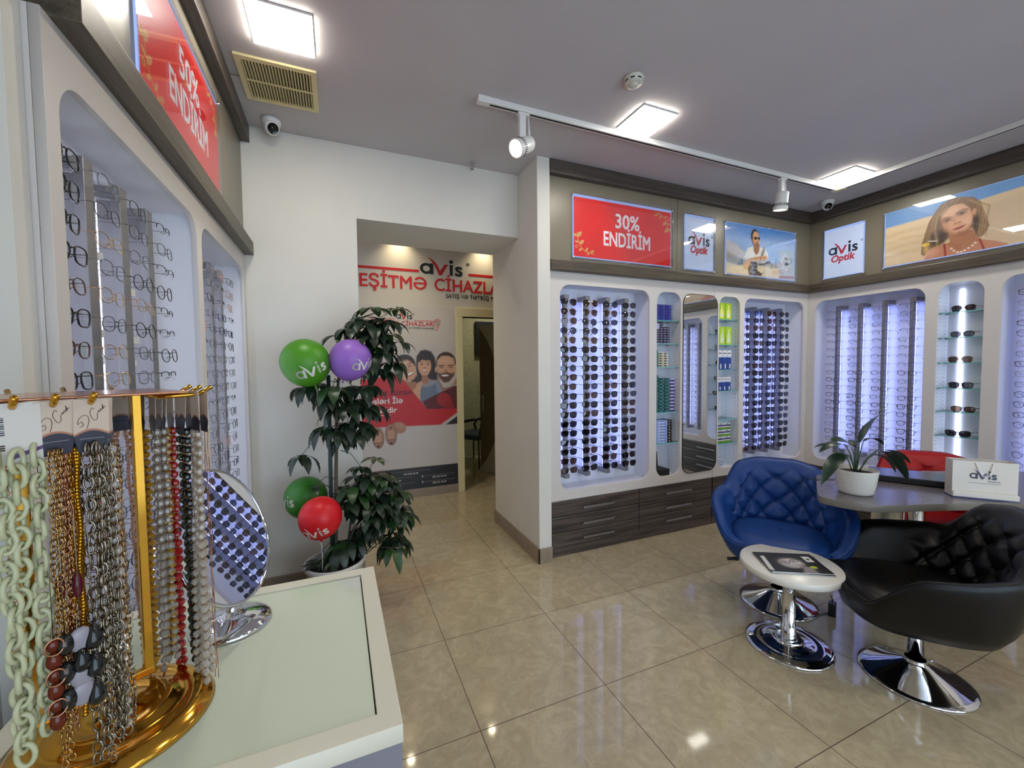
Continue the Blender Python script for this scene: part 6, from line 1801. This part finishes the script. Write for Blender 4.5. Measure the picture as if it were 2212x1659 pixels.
# bushy lower growth
for k in range(46):
    a = q.uniform(0, 2 * PI); rr = math.sqrt(q.random())
    z = q.uniform(0.34, 0.82); wd = 0.20 * (1 - ((z - 0.52) / 0.42) ** 2) + 0.04
    c = Vector((0.19 + wd * rr * math.cos(a), 0.02 + 0.13 * rr * math.sin(a), z))
    umbrella(c, q.uniform(0.10, 0.145), 0.35 + 0.55 * (1 - (z - 0.34) / 0.5) + q.uniform(0, 0.2), src=(0.10 + q.uniform(-0.03, 0.08), 0.03, max(0.3, z - q.uniform(0.05, 0.16))), m=M_LEAF3 if z > 0.68 and q.random() < 0.7 else None)
# small striped spider plant at the foot
M_STRIPE = mat('leaf_striped', (120, 140, 100), 0.4)
for k in range(12):
    a = q.uniform(0, 2 * PI); L = q.uniform(0.08, 0.16)
    d = Vector((math.cos(a), math.sin(a), 0)); b = Vector((0.03, -0.03, 0.285))
    blade(lv, b, b + d * L * 0.5 + ZU * 0.10, b + d * L + ZU * 0.02, 0.008, M_STRIPE if k % 2 else M_LEAF2, n=5)
for k in range(3):
    a = R(150 + 30 * k); b = Vector((-0.05, -0.03, 0.285)); d = Vector((math.cos(a), math.sin(a), 0))
    blade(lv, b, b + d * 0.06 + ZU * 0.05, b + d * 0.13 + ZU * 0.03, 0.03, M_LEAF2, n=5)
lo = lv.build('foliage', t); tw.build('stalks', t)

# ---------------------------------------------------------------- balloons
def balloon(label, rgb, c, r, yaw, pitch, roll, tie, size=0.62, axis=(0, 0, -1)):
    """yaw, pitch: where the printed word sits on the surface"""
    key = 'balloon_%d_%d_%d' % rgb
    m = mat(key, rgb, 0.38, spec=0.4)
    c = Vector(c); t = thing('balloon', label, 'balloon', T(*c), 'balloons tied to the tree stake')
    ax = Vector(axis).normalized(); rot = Vector((0, 0, -1)).rotation_difference(ax).to_matrix().to_4x4()
    mb = MB(); prof = []
    def rad(u):      # u from pi (top) to 0 (neck)
        return r * math.sin(u), -r * math.cos(u) * (1.0 if u > PI / 2 else 1.10)
    for k in range(33):
        prof.append(rad(PI * k / 32))
    mb.lathe(prof, m, 48, mtx=rot)
    mb.lathe([(0.0, -r * 1.10 + 0.003), (0.006, -r * 1.11), (0.004, -r * 1.11 - 0.008), (0.010, -r * 1.11 - 0.016), (0.0, -r * 1.11 - 0.016)], m, 12, mtx=rot); mb.build('skin', t)
    me = join_meshes('print', logo_mesh(0.36 * r * size / 0.62, MATS['balloon_print'], MATS['balloon_print'], False))
    w0 = LOGO_W * 0.36 * r * size / 0.62
    bm = bmesh.new(); bm.from_mesh(me)
    bmesh.ops.triangulate(bm, faces=bm.faces[:])
    for _ in range(3):
        es = [e for e in bm.edges if e.calc_length() > 0.010]
        if not es: break
        bmesh.ops.subdivide_edges(bm, edges=es, cuts=1)
        bmesh.ops.triangulate(bm, faces=[f for f in bm.faces if len(f.verts) > 3])
    M = Matrix.Rotation(yaw, 3, 'Z') @ Matrix.Rotation(-pitch, 3, 'X') @ Matrix.Rotation(roll, 3, 'Y')
    for v in bm.verts:
        lon, lat = (v.co.x - w0 / 2) / r, (v.co.y - 0.18 * r) / r
        d = Vector((math.sin(lon) * math.cos(lat), -math.cos(lon) * math.cos(lat), math.sin(lat)))
        zz = v.co.z
        d = M @ d
        dl = rot.to_3x3().inverted() @ d
        s = 1.0 if dl.z > 0 else math.sqrt(1 / (1 - dl.z * dl.z + dl.z * dl.z / 1.21))
        v.co = d * (r * s + 0.0008 + (0.0006 if zz > 0 else 0))
    bm.to_mesh(me); bm.free()
    link('print', me, t)
    a = rot @ Vector((0, 0, -r * 1.11 - 0.014)); b = Vector(tie) - c
    MB().tube([a, (a + b) / 2 + Vector((0.004, -0.004, -0.012)), b], 0.0022, mat('balloon_stick', (210, 212, 214), 0.4), 6).build('stick', t)
mat('balloon_print', (226, 226, 216), 0.45)
balloon('upper green balloon with white lettering beside the purple balloon', (72, 140, 26), (-0.655, 1.06, 1.497), 0.129, R(22), R(-24), R(-26), (-0.545, 1.09, 1.20), axis=(0.35, 0.0, -1))
balloon('purple balloon with white lettering in front of the tree', (150, 104, 196), (-0.418, 1.05, 1.512), 0.116, R(44), R(-20), R(-12), (-0.53, 1.09, 1.22), axis=(-0.35, 0.0, -1))
balloon('lower green balloon behind the red balloon', (48, 116, 32), (-0.685, 1.22, 0.690), 0.120, R(-62), R(-4), R(-6), (-0.57, 1.11, 0.34), axis=(0.1, 0.0, -1))
balloon('red balloon with white lettering low in front of the tree stake', (216, 26, 36), (-0.600, 0.985, 0.632), 0.113, R(-14), R(-34), R(-12), (-0.60, 1.03, 0.31), axis=(0.0, 0.1, -1))
# ---------------------------------------------------------------- ceiling lights and fittings
def ceiling_panel(x, y, label, z=H):
    t = thing('ceiling_light', label, 'ceiling light', T(x, y, z), 'square ceiling lights')
    s = 0.126
    MB().box((-s, -s, -0.010), (s, s, -0.0005), M_WHITE, 0.001).build('housing', t)
    MB().box((-s + 0.002, -s + 0.002, -0.0165), (s - 0.002, s - 0.002, -0.0102), M_PANEL, 0.002).build('diffuser', t)
ceiling_panel(-0.675, 0.585, 'square ceiling light beside the air vent')
ceiling_panel(1.285, 0.535, 'square ceiling light by the smoke detector')
ceiling_panel(3.285, 0.527, 'square ceiling light at the corner of the lighting track')
for x, a in ((1.285, 'in the middle'), (3.285, 'over the right wall')):
    for y, b in ((-1.4, 'behind the camera'), (-3.1, 'near the shop window')):
        ceiling_panel(x, y, 'square ceiling light %s %s' % (b, a))
ceiling_panel(1.9, 4.2, 'added unseen square ceiling light brightening the room behind the corridor door', 2.6)  # out of view, added only to brighten the room behind the door
# air vent
M_VENT = mat('vent_cream', (228, 214, 162), 0.5)
t = thing('air_vent', 'cream slatted air vent in the ceiling above the dome camera', 'air vent', T(-0.727, 1.0, H))
mb = MB(); a = 0.178
for lo, hi in (((-a, -a, -0.012), (a, -a + 0.026, -0.0005)), ((-a, a - 0.026, -0.012), (a, a, -0.0005)), ((-a, -a + 0.026, -0.012), (-a + 0.026, a - 0.026, -0.0005)), ((a - 0.026, -a + 0.026, -0.012), (a, a - 0.026, -0.0005))):
    mb.box(lo, hi, M_VENT)
mb.build('frame', t)
MB().box((-a + 0.02, -a + 0.02, -0.002), (a - 0.02, a - 0.02, -0.0006), M_GROOVE).build('backing', t)
n = 22
for k in range(n):
    x = -a + 0.032 + (2 * a - 0.064) * k / (n - 1)
    MB().box((-0.0012, -a + 0.024, -0.006), (0.0012, a - 0.024, 0.006), M_VENT, 0, Matrix.Translation((x, 0, -0.0085)) @ Matrix.Rotation(R(28), 4, 'Y')).build('slat', t)
MB().box((-a + 0.024, -0.005, -0.014), (a - 0.024, 0.005, -0.009), M_VENT).build('crossbar', t)
MB().tube([(-a - 0.10, 0.0, -0.004), (-a, 0.0, -0.004)], 0.003, mat('cable_grey', (120, 116, 108), 0.5), 6).build('cable', t)
# dome cameras
def dome_camera(x, y, label, look):
    t = thing('security_camera', label, 'camera', T(x, y, H))
    mb = MB(); mb.lathe([(0.0, -0.001), (0.052, -0.001), (0.054, -0.008), (0.050, -0.026), (0.040, -0.032), (0.0, -0.032)], M_WHITE, 36); mb.build('mount', t)
    look = Vector(look).normalized(); rot = Vector((0, 0, 1)).rotation_difference(look).to_matrix().to_4x4(); mx = Matrix.Translation((0, 0, -0.045)) @ rot
    mb = MB(); r = 0.043; prof = [(0.0, -r)] + [(r * math.sin(R(a)), -r * math.cos(R(a))) for a in range(12, 128, 8)] + [(0.033, 0.027), (0.031, 0.027)]
    mb.lathe(prof, M_WHITE, 36, mtx=mx); mb.build('ball', t)
    mb = MB(); mb.lathe([(0.032, 0.0265), (0.028, 0.024), (0.012, 0.023), (0.0, 0.023)], mat('lens_black', (8, 8, 9), 0.08), 32, mtx=mx)
    mb.lathe([(0.011, 0.0235), (0.008, 0.026), (0.0, 0.0265)], mat('lens_glass', (30, 32, 40), 0.03), 20, mtx=mx); mb.build('lens', t)
dome_camera(-0.815, 1.375, 'white dome camera on the ceiling beside the air vent', (0.35, -0.75, -0.55))
dome_camera(3.70, 0.905, 'white dome camera on the ceiling in the far room corner', (-0.55, -0.62, -0.56))
# smoke detector
t = thing('smoke_detector', 'round white smoke detector on the ceiling', 'smoke detector', T(0.966, 0.262, H))
mb = MB(); mb.lathe([(0, -0.001), (0.052, -0.001), (0.053, -0.012), (0.046, -0.016), (0.046, -0.028), (0.040, -0.034), (0.0, -0.034)], mat('detector_white', (206, 202, 190), 0.4), 40); mb.build('body', t)
mb = MB(); mb.lathe([(0.022, -0.034), (0.022, -0.044), (0.018, -0.048), (0.0, -0.048)], MATS['detector_white'], 28)
mb.box((-0.004, -0.004, -0.056), (0.004, 0.004, -0.047), mat('detector_tip', (190, 190, 186), 0.3)); mb.build('sensor', t)
for k in range(8):
    a = 2 * PI * k / 8
    MB().box((0.0452, -0.010, -0.026), (0.0466, 0.010, -0.019), M_GROOVE, 0, Matrix.Rotation(a, 4, 'Z')).build('slot', t)
# lighting track
t = thing('lighting_track', 'white lighting track running around the ceiling corner', 'lighting track', T(0, 0, H))
mb = MB(); mb.box((0.27, 0.682, -0.034), (3.472, 0.718, -0.0005), M_WHITE, 0.002); mb.build('rail', t)
mb = MB(); mb.box((3.436, -2.6, -0.034), (3.472, 0.681, -0.0005), M_WHITE, 0.002); mb.build('rail', t)
MB().box((0.33, 0.693, -0.0345), (3.40, 0.707, -0.0335), M_GROOVE).build('slot', t)
MB().box((3.447, -2.6, -0.0345), (3.461, 0.62, -0.0335), M_GROOVE).build('slot', t)
MB().box((0.258, 0.680, -0.036), (0.33, 0.720, -0.0003), M_WHITE, 0.003).build('end_cap', t)
MB().box((3.430, 0.630, -0.0365), (3.478, 0.724, -0.0003), M_FRAME, 0.003).build('corner_joint', t)
# track spotlights
def spot(x, y, aim, label, power):
    t = thing('track_spotlight', label, 'spotlight', T(x, y, H - 0.036), 'spotlights on the lighting track')
    MB().box((-0.035, -0.016, -0.014), (0.035, 0.016, 0.0), M_WHITE, 0.003).build('adapter', t)
    MB().box((-0.028, -0.013, -0.145), (0.012, 0.013, -0.012), M_WHITE, 0.004).build('driver_box', t)
    d = Vector(aim).normalized()
    rot = Vector((0, 0, 1)).rotation_difference(d).to_matrix().to_4x4(); mx = Matrix.Translation((-0.01, 0, -0.185)) @ rot
    mb = MB(); mb.tube([(0.03, 0.0, -0.012), (0.036, 0, -0.10), (0.03, 0, -0.185)], 0.007, M_WHITE, 6); mb.build('bracket', t)
    mb = MB(); mb.lathe([(0.0, -0.075), (0.040, -0.075), (0.044, -0.068), (0.046, 0.0), (0.049, 0.02), (0.052, 0.055), (0.050, 0.062), (0.046, 0.06), (0.044, 0.052)], M_WHITE, 40, mtx=mx); mb.build('head', t)
    for k in range(28):
        MB().box((0.0478, -0.0018, 0.012), (0.0512, 0.0018, 0.034), M_GROOVE, 0, mx @ Matrix.Rotation(2 * PI * k / 28, 4, 'Z')).build('vent_slot', t)
    mb = MB(); mb.lathe([(0.0455, 0.053), (0.0, 0.055)], M_SPOTLENS, 36, mtx=mx); mb.build('lens', t)
    la = bpy.data.lights.new('spot_beam', 'SPOT'); la.energy = power; la.spot_size = R(75); la.spot_blend = 0.8; la.shadow_soft_size = 0.04; la.color = (1.0, 0.88, 0.62)
    lo = link('spot_beam', la, t, mx @ Matrix.Translation((0, 0, 0.066)) @ Matrix.Rotation(PI, 4, 'X'))
spot(0.535, 0.70, (-0.80, -0.30, -0.52), 'track spotlight facing the camera with a bright lens', SPOT_W)
spot(2.775, 0.70, (0.04, 0.16, -1.0), 'track spotlight hanging before the motorbike poster', SPOT_W * 0.6)
# sprinkler
t = thing('sprinkler', 'small metal sprinkler head where the ceiling meets the back wall', 'sprinkler', T(0.46, 1.44, H))
mb = MB(); mb.lathe([(0.0, -0.001), (0.014, -0.001), (0.014, -0.004), (0.006, -0.008), (0.006, -0.022), (0.0, -0.022)], M_STEEL, 14)
mb.tube([(0.006, 0, -0.02), (0.012, 0, -0.03), (0.003, 0, -0.042)], 0.0022, M_STEEL, 6); mb.tube([(-0.006, 0, -0.02), (-0.012, 0, -0.03), (-0.003, 0, -0.042)], 0.0022, M_STEEL, 6)
mb.lathe([(0, -0.042), (0.013, -0.042), (0.013, -0.044), (0, -0.044)], M_STEEL, 14); mb.build('head', t)
# corridor downlights washing the lettering
for x in (0.155, 1.12):
    t = thing('downlight', 'recessed corridor downlight washing the lettering, %s' % ('over the red rule' if x < 0.5 else 'over the corridor door'), 'downlight', T(x, 3.02, H), 'corridor downlights')
    mb = MB(); mb.lathe([(0.045, -0.001), (0.045, -0.004), (0.034, -0.005), (0.034, -0.002)], M_WHITE, 28); mb.build('ring', t)
    mb = MB(); mb.lathe([(0.034, -0.0025), (0.0, -0.0025)], M_SPOTLENS, 24); mb.build('lens', t)
    la = bpy.data.lights.new('downlight_beam', 'SPOT'); la.energy = HALL_W; la.spot_size = R(110); la.spot_blend = 0.9; la.shadow_soft_size = 0.03; la.color = (1.0, 0.87, 0.6)
    link('downlight_beam', la, t, Matrix.Translation((0, 0, -0.01)))
t = thing('downlight', 'corridor downlight behind the header over the tiled floor', 'downlight', T(0.2, 2.5, H), 'corridor downlights')
mb = MB(); mb.lathe([(0.045, -0.001), (0.045, -0.004), (0.034, -0.005), (0.034, -0.002)], M_WHITE, 28); mb.build('ring', t)
mb = MB(); mb.lathe([(0.034, -0.0025), (0.0, -0.0025)], M_SPOTLENS, 24); mb.build('lens', t)
la = bpy.data.lights.new('downlight_beam', 'SPOT'); la.energy = HALL_W * 2.0; la.spot_size = R(120); la.spot_blend = 0.9; la.shadow_soft_size = 0.03; la.color = (1.0, 0.88, 0.62)
link('downlight_beam', la, t, Matrix.Translation((0, 0, -0.01)))

# ---------------------------------------------------------------- glimpses through the corridor door
M_DKCHAIR = mat('chair_vinyl', (40, 50, 56), 0.45)
t = thing('armchair', 'dark armchair with curved arms seen through the corridor door', 'chair', T(1.40, 4.36, 0, R(215)))
MB().box((-0.25, -0.25, 0.40), (0.25, 0.25, 0.48), M_DKCHAIR, 0.02).build('seat', t)
MB().box((-0.25, -0.03, 0.0), (0.25, 0.03, 0.45), M_DKCHAIR, 0.02, Matrix.Translation((0, 0.25, 0.46)) @ Matrix.Rotation(R(-12), 4, 'X')).build('backrest', t)
for s in (-1, 1):
    mb = MB(); mb.tube([(s * 0.27, 0.24, 0.72), (s * 0.29, 0.05, 0.68), (s * 0.29, -0.20, 0.62), (s * 0.28, -0.24, 0.55), (s * 0.27, -0.2, 0.44)], 0.02, M_BLACK, 8); mb.build('armrest', t)
    for y in (-0.21, 0.21):
        mb = MB(); mb.tube([(s * 0.22, y, 0.42), (s * 0.25, y * 1.15, 0.0)], 0.012, M_BLACK, 8); mb.build('leg', t)
t = thing('wall_monitor', 'black monitor hanging in the room behind the corridor door', 'monitor', T(1.80, 4.898, 1.90))
MB().box((-0.22, -0.05, -0.28), (0.22, -0.015, 0.28), M_BLACK, 0.004).build('screen', t)
MB().box((-0.05, -0.02, -0.05), (0.05, 0.0, 0.05), M_BLACK).build('bracket', t)
